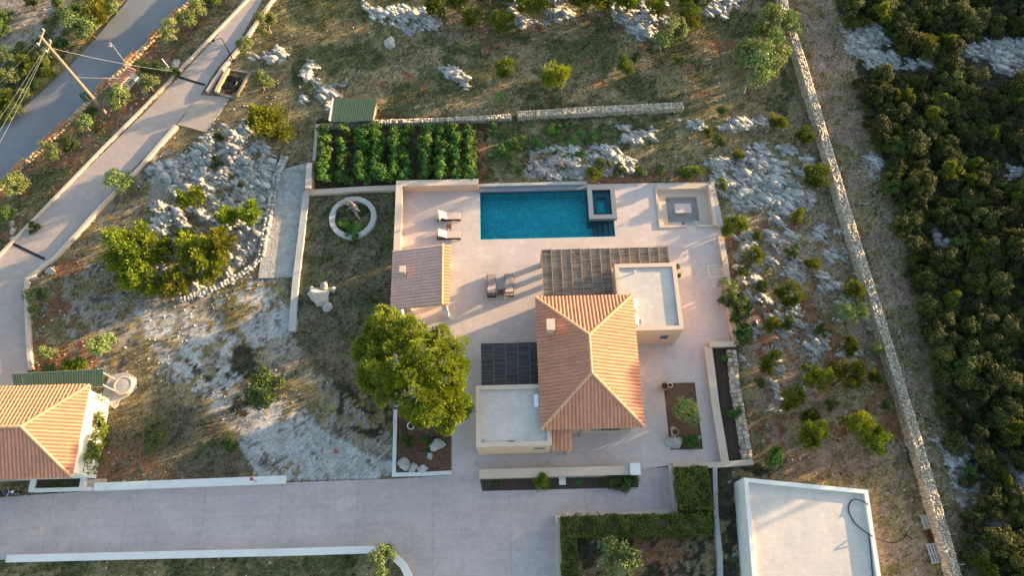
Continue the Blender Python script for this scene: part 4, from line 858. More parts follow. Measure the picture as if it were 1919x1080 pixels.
# ---------------------------------------------------------------- foliage
def unit(v): return v / np.maximum(np.linalg.norm(v, axis=-1, keepdims=True), 1e-6)
def rdir(n, low=-1.0):
    z = rng.uniform(low, 1, n); a = rng.uniform(0, 2 * np.pi, n); s = np.sqrt(np.maximum(0, 1 - z * z))
    return np.stack([s * np.cos(a), s * np.sin(a), z], -1)
def leaf_quads(C, T, N, length, width):
    """one small kite per leaf: centre C, long axis T, facing N"""
    T = unit(T); Bv = unit(np.cross(N, T)); l, w = length[:, None] / 2, width[:, None] / 2
    V = np.stack([C - T * l, C + Bv * w + T * l * .15, C + T * l, C - Bv * w + T * l * .15], 1)
    return V.reshape(-1, 3), np.arange(len(C) * 4).reshape(-1, 4)
def crown(kind, Rv, nclump, per, cr, ls, low=-0.35, fill=0.35, lobes=0.25, sparse=0.0, given=None):
    """leaf clumps sit on a handful of big lobes, so the crown is lumpy with gaps between the lobes"""
    Rv = np.array(Rv)
    if given is None:
        nl = max(5, nclump // 6); ld = rdir(nl, low); lr = rng.uniform(.34, .52, nl)
        lc = ld * (Rv * (1.0 - lr * .8)[:, None]) * rng.uniform(.75, 1.12, nl)[:, None]; lrad = lr[:, None] * Rv
        lc = np.concatenate([lc, np.zeros((1, 3))]); lrad = np.concatenate([lrad, Rv[None] * .62])
    else: lc, lrad = given
    nl = len(lc); li = rng.integers(0, nl, nclump); d = rdir(nclump, -.45)
    cc = lc[li] + d * np.maximum(lrad[li] - cr * .55, .05) * np.where(rng.random(nclump) < fill * .5, .5, 1.0)[:, None]
    csize = cr * rng.uniform(.7, 1.3, nclump); ctone = rng.random(nclump)
    k = np.repeat(np.arange(nclump), per); n = len(k)
    q = rdir(n, -.75); r = rng.uniform(.35, 1.0, n) ** .6 * np.where(rng.random(n) < .14, rng.uniform(1.1, 1.5, n), 1.0)
    C = cc[k] + q * (csize[k] * r)[:, None] * np.array([1, 1, .85])
    out = unit(C / Rv + np.array([0, 0, .35]))
    rnd = rdir(n)
    if kind == 'needle':
        T = unit(q * .8 + out * .5 + np.array([0, 0, .35]) + rnd * .35); N = unit(np.cross(T, rdir(n)))
        L, W = ls * rng.uniform(.7, 1.3, n), ls * rng.uniform(.28, .42, n)
    else:
        N = unit(q * .5 + out * .5 + rnd * .75); T = unit(np.cross(N, rdir(n)))
        L, W = ls * rng.uniform(.7, 1.3, n), ls * rng.uniform(.45, .7, n)
    V, Fq = leaf_quads(C, T, N, L, W)
    return V, Fq, np.clip(.45 * ctone[k] + .55 * rng.random(n), 0, 1), cc
def trunk_mesh(name, h, r, tops, m, base=-0.15):
    mb = MB(); p = [(0, 0, base), (.06 * h, .03 * h, h * .35), (.02 * h, -.04 * h, h * .7)]
    mb.tube(p, [r * 1.25, r * .9, r * .6], 7)
    for tp in tops:
        s = Vector(p[1]).lerp(Vector(p[2]), random.uniform(.1, 1)); e = Vector(tp); mid = s.lerp(e, .5) + Vector((random.uniform(-.1, .1) * h, random.uniform(-.1, .1) * h, .06 * h))
        mb.tube([s, mid, e], [r * .5, r * .32, r * .1], 5)
    me = bpy.data.meshes.new(name); me.from_pydata([tuple(v) for v in mb.v], [], mb.f); me.materials.append(MATS[m]); me.update(); return me
SPEC = {  # kind: leaf material, leaf shape, design radius, height factor, clumps, leaves per clump, clump radius, leaf length, bark, variants, lowest clump
    'pine': ('leaf_pine', 'needle', 2.2, .95, 84, 62, .46, .30, 'bark', 4, -.5), 'pine_small': ('leaf_pine', 'needle', 1.2, 1.05, 48, 50, .28, .22, 'bark', 3, -.6),
    'olive': ('leaf_olive', 'flat', 1.4, .9, 56, 40, .32, .16, 'bark_grey', 4, -.35), 'shrub': ('leaf_shrub', 'flat', 1.1, .85, 44, 46, .28, .16, 'bark', 3, -.5),
    'deep': ('leaf_pine_deep', 'needle', 1.4, 1.0, 54, 55, .33, .24, 'bark', 3, -.6), 'maquis': ('leaf_maquis', 'flat', 1.5, .95, 90, 44, .30, .17, 'bark', 5, -.4),
    'veg': ('leaf_green', 'flat', .5, 1.0, 16, 26, .17, .13, 'bark', 3, -.6), 'tuft': ('leaf_green', 'flat', .8, .9, 18, 45, .3, .17, 'bark', 2, -.5)}
PROTO = {}
def protos(kind):
    if kind in PROTO: return PROTO[kind]
    lm, shp, r, hf, nc, per, cr, ls, bark, nv, low = SPEC[kind]; out = []
    for i in range(nv):
        R3 = (r * random.uniform(.92, 1.08), r * random.uniform(.92, 1.08), r * hf * random.uniform(.9, 1.1))
        V, Fq, tn, cc = crown(shp, R3, nc, per, cr, ls, low)
        zc = R3[2] * .85 + .12 * r; V[:, 2] += zc
        tops = [tuple(c + np.array([0, 0, zc])) for c in cc[rng.choice(nc, min(7, nc), replace=False)]]
        out.append((np_mesh('crown', V, Fq, lm, tn), trunk_mesh('trunk', zc, r * .07 + .02, tops, bark)))
    PROTO[kind] = (out, r, hf); return PROTO[kind]
_vi = {}
def bush(kind, u, v, wpx, label, group, name='bush', cat='bush', hs=1.0, xy=None, rad=None, variant=None, trunk=True):
    ms, r0, hf = protos(kind)
    r = rad
    if xy is None:
        z = 0.5
        for _ in range(4):
            a, b = P(u - wpx / 2, v, z), P(u + wpx / 2, v, z); rr = math.dist(a, b) / 2; x, y = P(u, v, z); z = zs(x, y) + rr * hf * hs * .9
        r = rr
    else: x, y = xy
    k = _vi.get(kind, 0); _vi[kind] = k + 1; cm, tm = ms[(k if variant is None else variant) % len(ms)]
    s = r / r0
    t = thing(name, label, cat, (x, y, gzs(x, y)), random.uniform(0, 6.28), group); t.scale = (s, s, s * hs)
    o1 = bpy.data.objects.new('crown', cm); col.objects.link(o1); o1.parent = t
    if trunk: o2 = bpy.data.objects.new('trunk', tm); col.objects.link(o2); o2.parent = t
    return t, o1

LOOK = {'pine': 'yellow green pine bush', 'pine_small': 'yellow green pine bush', 'deep': 'dark green pine bush', 'olive': 'grey green leafy bush', 'shrub': 'dark low shrub', 'tuft': 'fresh green shrub', 'maquis': 'dark scrub bush'}
def describe(kind, u, v, w, marks):
    """how a bush looks and the landmark it stands by"""
    m = min(marks, key=lambda q: math.hypot(q[0] - u, q[1] - v))[2]
    q_ = ('big ' if w >= 54 else 'small ' if w < 36 else '') + LOOK[kind] + ' ' + m
    return q_ if len(q_.split()) <= 16 else q_.split(' ', 1)[1]
LM_E = [(1360, 340, 'behind the sunken lounge'), (1230, 322, 'in the red earth strip behind the spa'), (1120, 325, 'at the rocks behind the pool'), (1530, 335, 'at the white outcrop by the boundary wall'), (1400, 460, 'on rocks beside the shower tray'), (1375, 560, 'along the terrace edge opposite the north wing'), (1390, 625, 'at the head of the narrow soil bed'), (1480, 555, 'in the middle of the white rocks'), (1590, 570, 'close beside the boundary wall'), (1440, 690, 'on the rocks beside the rough bed wall'), (1520, 715, 'in the row of pines across the rocky plot'), (1600, 690, 'between the row of pines and the boundary wall'), (1520, 810, 'in the upright clump above the outbuilding'), (1620, 815, 'beside the white boulder above the outbuilding'), (1448, 856, 'at the corner behind the outbuilding')]
LM_N = [(840, 10, 'in the dark clump at the far end of the white slab'), (910, 35, 'on the field edge beside the dark clump'), (1000, 5, 'among bare rocks on the field edge'), (1110, 0, 'by the large dark pine on the field edge'), (1200, 10, 'above the broken rock ridge'), (1260, 68, 'on the broken rock ridge beside the field track'), (1310, 10, 'on the rocks beside the field track')]
LM_W = [(160, 40, 'at the bend of the road verge across the road'), (100, 100, 'behind the top of the utility pole across the road'), (30, 140, 'under the wires across the road'), (20, 200, 'on the road verge under the lower wires'), (40, 30, 'on the pale stony ground across the road')]
LM_S = [(25, 380, 'at the pale end of the roadside wall'), (110, 275, 'beside the timber rails of the roadside wall'), (170, 225, 'at the foot of the utility pole'), (222, 178, 'beside the tiled meter kiosk'), (300, 130, 'by the white marker post'), (350, 35, 'along the roadside wall beyond the kiosk')]
# the large pine beside the villa
zc = 4.6; bx_, by_ = P(775, 700, zc)
pine = thing('pine_tree', 'very large round yellow green pine tree beside the villa front wing', 'tree', (bx_, by_, 0))
LB = [(722, 612, 44, 5.4), (765, 628, 40, 6.2), (835, 645, 42, 5.6), (790, 668, 52, 7.0), (692, 655, 34, 4.4), (725, 680, 48, 6.3), (770, 715, 52, 7.2), (825, 700, 50, 6.6), (858, 690, 24, 4.6), (700, 705, 34, 4.4), (745, 745, 42, 5.8), (800, 752, 48, 6.4), (848, 742, 36, 5.2), (792, 776, 26, 4.6), (838, 782, 34, 4.4), (862, 765, 22, 3.6), (770, 690, 70, 4.2), (815, 740, 60, 3.6), (730, 650, 55, 3.8)]
lc = np.array([(P(u, v, z)[0] - bx_, P(u, v, z)[1] - by_, z - zc) for u, v, w, z in LB]); lr_ = np.array([[w / 29.5, w / 29.5, w / 29.5 * .85] for u, v, w, z in LB])
V, Fq, tn, cc = crown('needle', (4.3, 4.6, 3.2), 600, 170, .44, .2, -.4, .3, given=(lc, lr_))
V[:, 2] += zc; link('crown', np_mesh('crown', V, Fq, 'leaf_pine', tn), pine)
link('trunk', trunk_mesh('trunk', zc, .38, [tuple(c + np.array([0, 0, zc])) for c in cc[rng.choice(600, 26, replace=False)]], 'bark'), pine)

G1 = 'olive trees planted along the upper driveway'
for u, v, w, lb in ((500, 45, 56, 'round olive tree at the garden end of the upper driveway wall, farthest from the landing'), (462, 92, 44, 'small olive tree between the driveway lamp and the field'), (488, 155, 50, 'olive tree beside the square stone pit'),
                    (222, 348, 64, 'grey green olive tree overhanging the bend of the upper driveway'), (75, 563, 60, 'olive tree growing over the driveway wall near the red soil patch'), (188, 650, 60, 'olive tree on bare red soil behind the green canopy'), (85, 668, 44, 'small olive tree at the corner of the green canopy and the driveway wall')):
    bush('olive', u, v, w, lb, G1, 'olive_tree', 'tree', 1.1)
G2 = 'bushes in the strip beside the road'
for u, v, w in ((25, 352, 62), (95, 285, 48), (132, 270, 34), (160, 235, 46), (222, 178, 60), (322, 60, 50), (347, 38, 46), (372, 18, 44), (300, 128, 34), (15, 405, 40), (60, 425, 26), (278, 128, 30), (175, 215, 30), (395, -5, 40), (280, 160, 46), (325, 140, 30)):
    bush('olive' if w > 40 else 'shrub', u, v, w, describe('olive' if w > 40 else 'shrub', u, v, w, LM_S), G2)
G3 = 'pine bushes in the rock garden'
for u, v, w, lb in ((505, 238, 92, 'big yellow green pine beside the rocks and the ramp'), (362, 376, 56, 'small round yellow pine on the white rock slab'), (432, 408, 56, 'pine at the rock edging above the ramp, left of a pair'), (470, 408, 56, 'pine at the rock edging above the ramp, right of a pair'),
                    (250, 470, 96, 'tall pine in the dense clump beside the orange soil'), (290, 470, 84, 'pine in the middle of the dense clump on dry grass'), (268, 515, 80, 'pine at the lower side of the dense clump'), (375, 470, 84, 'pine in the loose clump by the stone edging'), (415, 465, 66, 'pine nearest the stone edging of the ramp'), (390, 500, 72, 'yellow pine at the lower side of the loose clump'), (330, 528, 62, 'low pine in front of the curved stone edging'), (352, 450, 50, 'dark pine between the two clumps'), (228, 500, 56, 'low pine at the dry grass side of the dense clump'), (300, 540, 50, 'low pine at the foot of the dense clump')):
    bush('pine' if w > 60 else 'pine_small', u, v, w, lb, G3, 'pine_bush', 'tree', 1.05)
for u, v, w in ((412, 262, 28), (408, 306, 30), (455, 350, 18)): bush('shrub', u, v, w, 'small dark shrub growing out of the bare white rock', 'shrubs in the rock garden')
bush('shrub', 492, 735, 92, 'wide dark green bush on the pale gravel', None, hs=.75)
for u, v, w in ((285, 826, 46), (437, 832, 36)): bush('shrub', u, v, w, 'small green shrub on the front lawn of the west house', 'shrubs on the west lawn', hs=.7)
G4 = 'trees and bushes of the north field'
bush('pine', 1043, 147, 60, 'upright bright yellow green pine alone in the north field', G4, 'pine_tree', 'tree', 1.35)
bush('deep', 948, 132, 48, 'dark round pine standing alone in the north field', G4, 'pine_bush', 'tree')
bush('olive', 935, 186, 40, 'thin grey green shrub behind the vegetable bed wall', G4, hs=.7)
for u, v, w, k in ((830, 14, 60, 'deep'), (862, 5, 50, 'deep'), (885, 38, 50, 'deep'), (935, 36, 54, 'deep'), (1000, 12, 62, 'pine'), (1020, -14, 60, 'deep'), (1100, 8, 80, 'deep'), (1135, -8, 70, 'deep'), (1176, 10, 50, 'pine'), (1224, 14, 44, 'pine'), (1295, 18, 56, 'deep'), (1262, 62, 66, 'olive'), (1240, 78, 50, 'olive'), (1290, 45, 46, 'deep'), (960, -8, 50, 'pine'), (915, -5, 44, 'deep'), (1060, -12, 50, 'deep'), (1330, -10, 60, 'deep')):
    bush(k, u, v, w, describe(k, u, v, w, LM_N), 'bushes among the far rocks', 'bush', 'bush', 1.05)
for u, v, w in ((1175, 122, 40), (1190, 112, 26), (1272, 112, 22), (1355, 212, 30), (1455, 230, 40), (1510, 256, 40), (1345, 268, 34), (1380, 290, 28), (1130, 310, 34), (1330, 250, 24)): bush('shrub' if w % 4 else 'deep', u, v, w, 'low green shrub on the rough ground between the field wall and the rocks', 'shrubs on the rough ground')
G5 = 'tall grey green trees at the boundary wall'
for u, v, w, lb in ((1482, 48, 58, 'tall grey green tree leaning over the boundary wall'), (1408, 142, 88, 'wide grey green tree beside the boundary wall and the field track'), (1432, 120, 76, 'low spreading grey green tree on the field side of the boundary wall group'), (1440, 52, 72, 'grey green tree overhanging the field track near the boundary wall'), (1405, 95, 64, 'grey green tree at the field side of the boundary wall trees'), (1450, 98, 60, 'grey green tree between the two larger ones at the boundary wall')):
    bush('olive', u, v, w, lb, G5, 'tree', 'tree', 1.5)
G6 = 'bushes in the rocky plot east of the terrace'
for u, v, w, k in ((1530, 335, 62, 'deep'), (1500, 408, 34, 'deep'), (1410, 486, 42, 'deep'), (1480, 555, 60, 'deep'), (1385, 578, 52, 'shrub'), (1362, 540, 48, 'olive'), (1393, 626, 46, 'tuft'), (1440, 606, 40, 'deep'), (1578, 588, 50, 'olive'), (1605, 592, 46, 'olive'), (1595, 552, 44, 'deep'), (1585, 650, 40, 'deep'), (1445, 686, 46, 'deep'), (1522, 712, 54, 'pine'), (1580, 710, 60, 'deep'), (1480, 746, 54, 'deep'), (1510, 775, 40, 'deep'), (1520, 815, 62, 'pine'), (1605, 805, 62, 'pine'), (1638, 828, 56, 'pine'), (1448, 856, 54, 'tuft'), (1640, 706, 34, 'deep'), (1640, 652, 34, 'olive'), (1470, 610, 36, 'shrub'), (1540, 620, 30, 'shrub'), (1430, 540, 34, 'shrub'), (1520, 500, 36, 'deep'), (1560, 690, 30, 'shrub'), (1485, 470, 30, 'shrub'), (1415, 440, 30, 'shrub'), (1660, 760, 28, 'shrub'), (1560, 760, 28, 'shrub'), (1420, 720, 26, 'shrub'), (1390, 510, 34, 'shrub'), (1370, 560, 44, 'shrub'), (1384, 600, 40, 'shrub'), (1300, 330, 44, 'deep'), (1110, 330, 36, 'deep'), (1350, 350, 34, 'shrub'), (1160, 318, 30, 'shrub'), (1240, 320, 30, 'shrub'), (1200, 322, 30, 'shrub'), (1280, 322, 30, 'shrub')):
    bush(k, u, v, w, describe(k, u, v, w, LM_E), G6, hs=1.8 if v > 560 and u > 1430 and w > 34 else .6 if v < 350 and u < 1480 else .85 if v < 450 else 1.1)
bush('pine_small', 1376, 426, 54, 'bright round lime green bush at the corner of the sunken lounge', None, hs=.7)
bush('tuft', 1376, 775, 30, 'green shrub in the narrow soil bed east of the villa', 'shrubs in the narrow bed'); bush('tuft', 1358, 672, 24, 'green shrub in the narrow soil bed east of the villa', 'shrubs in the narrow bed', hs=.6)
bush('olive', 720, 1052, 70, 'leafy tree overhanging the rounded end of the white driveway wall', None, 'tree', 'tree', 1.2); bush('olive', 1160, 1055, 96, 'pale olive tree in the hedge enclosed bed', None, 'olive_tree', 'tree', 1.45)
bush('pine_small', 1016, 903, 36, 'yellow green bush in the bed of the front garden wall', None, hs=.9); bush('shrub', 930, 912, 22, 'small dark plant in the bed of the front garden wall', None, hs=.6)
bush('shrub', 1145, 903, 40, 'low dark shrub in the front bed near the pillar', 'shrubs near the pillar', hs=.6); bush('shrub', 1175, 900, 44, 'low dark shrub in the front bed near the pillar', 'shrubs near the pillar', hs=.7)
o = bush('tuft', 1086, 902, 20, 'small vivid green plant in the front bed beside the white slab', None, hs=.6)[1]; o.data = o.data.copy(); o.data.materials[0] = MATS['leaf_bright']
o = bush('tuft', 1281, 980, 18, 'vivid light green plant at the inner corner of the hedge', None, hs=.9)[1]; o.data = o.data.copy(); o.data.materials[0] = MATS['leaf_bright']
bush('shrub', 760, 830, 34, 'dark clipped shrub in the tree bed beside the white kerb', None, hs=.7)
bush('tuft', 800, 832, 32, 'green shrub with red flowers beside the boulders in the tree bed', None, hs=.7); o = bush('tuft', 793, 836, 16, 'patch of red flowers in the tree bed', None, 'flower_plant', 'flowers', hs=.8)[1]; o.data = o.data.copy(); o.data.materials[0] = MATS['flower_red']
for u, v, w in ((645, 420, 28), (672, 425, 30), (660, 436, 34), (640, 395, 22), (682, 395, 20)): bush('tuft' if w > 25 else 'shrub', u, v, w, 'low plant inside the round stone ring', 'plants in the stone ring', 'plant', 'plant', .6)
bush('olive', 1283, 768, 66, 'thin open crowned tree in the terrace flower bed', None, 'tree', 'tree', 1.2, variant=1); bush('shrub', 1295, 822, 44, 'dark low plant at the end of the terrace flower bed', None, hs=.5)
for u, v, w in ((130, 690, 40), (150, 686, 36), (95, 692, 34)): bush('pine_small' if w > 35 else 'shrub', u, v, w, 'yellow green shrub growing behind the green canopy', 'shrubs behind the canopy', hs=.8)
for u, v, w in ((80, 912, 22), (100, 908, 26), (124, 906, 22)): bush('shrub', u, v, w, 'dark plant in the white planter of the west house', 'plants in the porch planter', 'plant', 'plant', .5)
G7 = 'scrub on the far side of the road'
for u, v, w, k in ((150, 48, 66, 'olive'), (182, 22, 56, 'deep'), (205, 8, 50, 'olive'), (135, 25, 44, 'shrub'), (170, 62, 40, 'deep'), (118, 88, 34, 'shrub'), (20, 145, 50, 'olive'), (52, 130, 46, 'deep'), (80, 118, 40, 'shrub'), (12, 185, 44, 'deep'), (40, 172, 40, 'olive'), (95, 130, 34, 'deep'), (18, 110, 44, 'olive'), (5, 215, 40, 'shrub'), (60, 155, 34, 'shrub'), (30, 205, 34, 'olive'), (0, 60, 44, 'shrub'), (40, 92, 34, 'shrub'), (90, 100, 30, 'olive'), (60, 8, 34, 'shrub'), (110, 5, 34, 'shrub'), (10, 30, 34, 'shrub')):
    bush(k, u, v, w, describe(k, u, v, w, LM_W), G7)

# vegetable beds
ROWN = ['beside the pale side wall', 'second from the pale side wall', 'in the middle of the wide bed', 'just past the middle of the wide bed', 'second from the bare path in the wide bed', 'of the wide bed along the bare path', 'of the narrow bed along the bare path', 'second from the bare path in the narrow bed', 'second from the red soil in the narrow bed', 'of the narrow bed along the red soil']
for ci, (u0, u1, w, dens) in enumerate(((612, 606, 26, 1), (645, 640, 24, .6), (682, 677, 26, 1), (708, 703, 26, 1), (742, 738, 26, .9), (762, 760, 22, .6), (800, 800, 26, 1), (826, 828, 26, .8), (852, 856, 26, .9), (876, 882, 24, .9))):
    for k in range(14):
        if random.random() > dens + .2: continue
        f = (k + random.uniform(.2, .8)) / 14; bush('veg', u0 + (u1 - u0) * f + random.uniform(-4, 4), 240 + f * 98, w * random.uniform(.95, 1.35), 'leafy green vegetable plant in the row ' + ROWN[ci], 'vegetable plants in rows', 'vegetable_plant', 'plant', random.uniform(.8, 1.2), trunk=False)
bush('tuft', 718, 322, 46, 'broad light green bush at the near edge of the vegetable beds', None, hs=.8); bush('tuft', 655, 338, 26, 'low green plant at the near edge of the vegetable beds', None, hs=.7)
for k in range(46):
    u, v = random.uniform(918, 1120), random.uniform(232, 290)
    if random.random() < .35: u, v = random.uniform(915, 985), random.uniform(230, 335)
    bush('veg', u, v, random.uniform(12, 26), 'low green plant in the untidy bed next to the vegetable rows', 'plants in the untidy bed', 'plant', 'plant', .6, trunk=False)

# hedges
def hedge(name, label, boxes, group=None):
    b0 = boxes[0]; t = thing(name, label, 'hedge', ((b0[0] + b0[1]) / 2, (b0[2] + b0[3]) / 2, 0), group=group); Cs, Ns = [], []
    core = MB()
    for x0, x1, y0, y1, h in boxes:
        fc = [((x1 - x0) * (y1 - y0) * 1.5, 2, 1), ((y1 - y0) * h, 0, -1), ((y1 - y0) * h, 0, 1), ((x1 - x0) * h, 1, -1), ((x1 - x0) * h, 1, 1)]
        P_, O_ = [], []
        for ar, axx, sg in fc:
            k = int(ar * 240); pp = np.stack([rng.uniform(x0, x1, k), rng.uniform(y0, y1, k), rng.uniform(.03, h, k)], -1); lim = ((x0, x1), (y0, y1), (0, h))[axx]
            pp[:, axx] = lim[1 if sg > 0 else 0] - sg * rng.uniform(0, .28, k); oo = np.zeros((k, 3)); oo[:, axx] = sg; P_.append(pp); O_.append(oo)
        p, q = np.concatenate(P_), np.concatenate(O_); n = len(p)
        p[:, 2] = np.maximum(p[:, 2], .02) * (1 + .42 * (fbm(p[:, 0], p[:, 1], 1.1, 3) - .5) * 2); wob = (fbm(p[:, 0] + 9, p[:, 2] + p[:, 1], 1.5, 3) - .5) * .9
        out = q; p[:, :2] += out[:, :2] * wob[:, None]
        Cs.append(p); Ns.append(unit(out + rdir(n) * .7 + np.array([0, 0, .2]))); core.box(x0 + .3, x1 - .3, y0 + .3, y1 - .3, 0, h * .7) if min(x1 - x0, y1 - y0) > .8 else core.tube([((x0 + x1) / 2, y0 + .1, .2), ((x0 + x1) / 2, y1 - .1, .3)], .06, 5)
    C, N = np.concatenate(Cs), np.concatenate(Ns); n = len(C); V, Fq = leaf_quads(C, unit(np.cross(N, rdir(n))), N, rng.uniform(.1, .2, n), rng.uniform(.07, .12, n))
    tn = np.clip(.5 * fbm(C[:, 0], C[:, 1], 1.2, 3) + .25 + .5 * (rng.random(n) - .5), 0, 1)
    link('foliage', np_mesh('foliage', V - np.array(MW[t].translation), Fq, 'leaf_hedge', tn), t); core.build('stems', 'bark', t); return t
h1a, h1b = P(1266, 876, 1.3), P(1336, 955, 1.3); h2a, h2b = P(1050, 968, 1.2), P(1300, 1003, 1.2); h3a, h3b = P(1050, 1003, 1.0), P(1086, 1100, 1.0)
hedge('hedge', 'dark green L shaped hedge along the driveway end and the villa steps', [(h1a[0], h1b[0], h1b[1], h1a[1], 1.5), (h2a[0], h1b[0] - .2, h2b[1], h2a[1] - .05, 1.35), (h3a[0], h3b[0], h3b[1], h3a[1], 1.2)])

# ---------------------------------------------------------------- scrubland east of the boundary wall
def wall_x(y): return np.interp(y, [p[1] for p in EW[::-1]], [p[0] for p in EW[::-1]])
pts, k = [], 0; st = .84
for ix in range(int((66 - 29) / st)):
    for iy in range(int((80 + 12) / st)):
        pts.append((29 + ix * st + random.uniform(-.5, .5), -12 + iy * st + random.uniform(-.5, .5)))
pts = np.array(pts); zz = gz(pts[:, 0], pts[:, 1]); uu, vv = project(pts[:, 0], pts[:, 1], zz + .8)
i_ = np.clip(np.searchsorted(gx, pts[:, 0]), 0, nx - 1); j_ = np.clip(np.searchsorted(gy, pts[:, 1]), 0, ny - 1)
cls = CID[i_, j_]; fore = inpoly(uu, vv, [(1572, -400), (4000, -600), (4000, 2400), (1860, 2400), (1832, 1080), (1756, 700), (1692, 460), (1638, 250), (1600, 120)])
ok = fore & ((cls != KEYS.index('rock')) | (rng.random(len(pts)) < .12)) & (pts[:, 0] > wall_x(pts[:, 1]) + 1.6)
dens = fbm(pts[:, 0], pts[:, 1], .12, 3, 60); ok &= (dens > .40) | (rng.random(len(pts)) < .82)
for c_, d_, poly, f_ in REG:
    if c_ == 'rock' and d_ >= .7 and poly[0][0] > 1560:
        for dz in (.3, 1.1, 1.9):
            u2, v2 = project(pts[:, 0], pts[:, 1], zz + dz); ok &= ~(inpoly(u2, v2, poly) & (rng.random(len(pts)) < .93))
pts, zz, uu, vv = pts[ok], zz[ok], uu[ok], vv[ok]
inview = (uu > 1560) & (uu < 1960) & (vv > -20) & (vv < 1100)
single = np.zeros(len(pts), bool); cand = np.where(inview)[0]; single[rng.choice(cand, 70, replace=False)] = True
src = []
LM_F = [(1620, 60, 'in the scrub beside the near white scree'), (1720, 60, 'in the scrub above the near white scree'), (1850, 40, 'in the scrub above the wide white scree'), (1800, 170, 'in the scrub below the wide white scree'), (1700, 230, 'at the scrub edge near the boundary wall trees'), (1880, 260, 'deep in the scrub by the small white scree'), (1740, 400, 'at the scrub edge beside scattered stones'), (1860, 450, 'deep in the densest scrub'), (1780, 600, 'at the scrub edge along the stony strip'), (1880, 650, 'deep in the scrub beyond the stony strip'), (1850, 800, 'in the scrub above the scattered white boulders'), (1880, 950, 'among the scattered white boulders'), (1880, 1060, 'in the scrub beyond the pallets')]
for q in np.where(single)[0]:
    kk = ('maquis', 'maquis', 'maquis', 'deep', 'shrub')[len(src) % 5] if len(src) >= 5 else 'maquis'
    t_, c_ = bush(kk, 0, 0, 0, describe(kk, uu[q], vv[q], 45, LM_F), 'taller bushes in the dense scrub', xy=tuple(pts[q]), rad=random.uniform(.75, 1.2), hs=random.uniform(1.0, 1.3)); src.append(c_)
rest = ~single; n = rest.sum()
pm = bpy.data.meshes.new('scrub'); pm.from_pydata([(float(a), float(b), float(c) - .1) for (a, b), c in zip(pts[rest], zz[rest])], [], [])
a = pm.attributes.new('variant', 'INT', 'POINT'); a.data.foreach_set('value', rng.integers(0, 7, n).astype(np.int32))
a = pm.attributes.new('turn', 'FLOAT_VECTOR', 'POINT'); a.data.foreach_set('vector', np.stack([rng.uniform(-.15, .15, n), rng.uniform(-.15, .15, n), rng.uniform(0, 6.28, n)], -1).astype(np.float32).ravel())
s_ = .80 * rng.uniform(.32, .95, n) ** 1.15 * (0.75 + .5 * fbm(pts[rest][:, 0], pts[rest][:, 1], .25, 3, 5)); a = pm.attributes.new('size', 'FLOAT_VECTOR', 'POINT'); a.data.foreach_set('vector', np.stack([s_, s_, s_ * rng.uniform(.8, 1.25, n)], -1).astype(np.float32).ravel())
def scatter(o, sources):
    ng = bpy.data.node_groups.new('scatter', 'GeometryNodeTree')
    ng.interface.new_socket('Geometry', in_out='INPUT', socket_type='NodeSocketGeometry'); ng.interface.new_socket('Geometry', in_out='OUTPUT', socket_type='NodeSocketGeometry')
    N, Lk = ng.nodes, ng.links; gi, go = N.new('NodeGroupInput'), N.new('NodeGroupOutput'); jn = N.new('GeometryNodeJoinGeometry'); ip = N.new('GeometryNodeInstanceOnPoints')
    for s in sources:
        oi = N.new('GeometryNodeObjectInfo'); oi.transform_space = 'ORIGINAL'; oi.inputs['Object'].default_value = s; oi.inputs['As Instance'].default_value = True; Lk.new(oi.outputs['Geometry'], jn.inputs[0])
    Lk.new(gi.outputs[0], ip.inputs['Points']); Lk.new(jn.outputs[0], ip.inputs['Instance']); ip.inputs['Pick Instance'].default_value = True
    def attr(nm, ty):
        q = N.new('GeometryNodeInputNamedAttribute'); q.data_type = ty; q.inputs['Name'].default_value = nm; return next(s for s in q.outputs if s.enabled)
    Lk.new(attr('variant', 'INT'), ip.inputs['Instance Index']); Lk.new(attr('size', 'FLOAT_VECTOR'), ip.inputs['Scale'])
    er = N.new('FunctionNodeEulerToRotation'); Lk.new(attr('turn', 'FLOAT_VECTOR'), er.inputs[0]); Lk.new(er.outputs[0], ip.inputs['Rotation']); Lk.new(ip.outputs[0], go.inputs[0])
    md = o.modifiers.new('scatter', 'NODES'); md.node_group = ng
scrub = link('scrub', pm); tag(scrub, 'dense dark evergreen scrub covering the slope beyond the boundary wall', 'scrub', kind='stuff'); scatter(scrub, [src[0], src[1], src[2], src[3], src[4], next(c for c in src if c.data.materials[0].name == 'leaf_pine_deep'), next(c for c in src if c.data.materials[0].name == 'leaf_shrub')])
ms_ = []
for k in range(2):                                      # unseen umbrella pines, added with crowns set high to shade the driveway
    V, Fq, tn, cc = crown('needle', (2.9, 2.9, 1.9), 150, 60, .55, .34, -.2, .3); V[:, 2] += 8.1
    ms_.append((np_mesh('crown', V, Fq, 'leaf_pine_deep', tn), trunk_mesh('trunk', 8.1, .26, [tuple(c + np.array([0, 0, 8.1])) for c in cc[rng.choice(150, 12, replace=False)]], 'bark')))
for k, (x, y) in enumerate(((50.5, 17.5), (53.0, 20.3), (50.0, 21.8), (53.5, 24.4), (50.2, 25.2), (53.0, 28.4), (50.3, 29.0))):
    t = thing('pine_tree', 'tall unseen umbrella pine added beyond the scrub to shade the driveway', 'tree', (x, y, gzs(x, y)), random.uniform(0, 6), 'umbrella pines added to shade the driveway')
    for nm, me in zip(('crown', 'trunk'), ms_[k % 2]): o = bpy.data.objects.new(nm, me); col.objects.link(o); o.parent = t

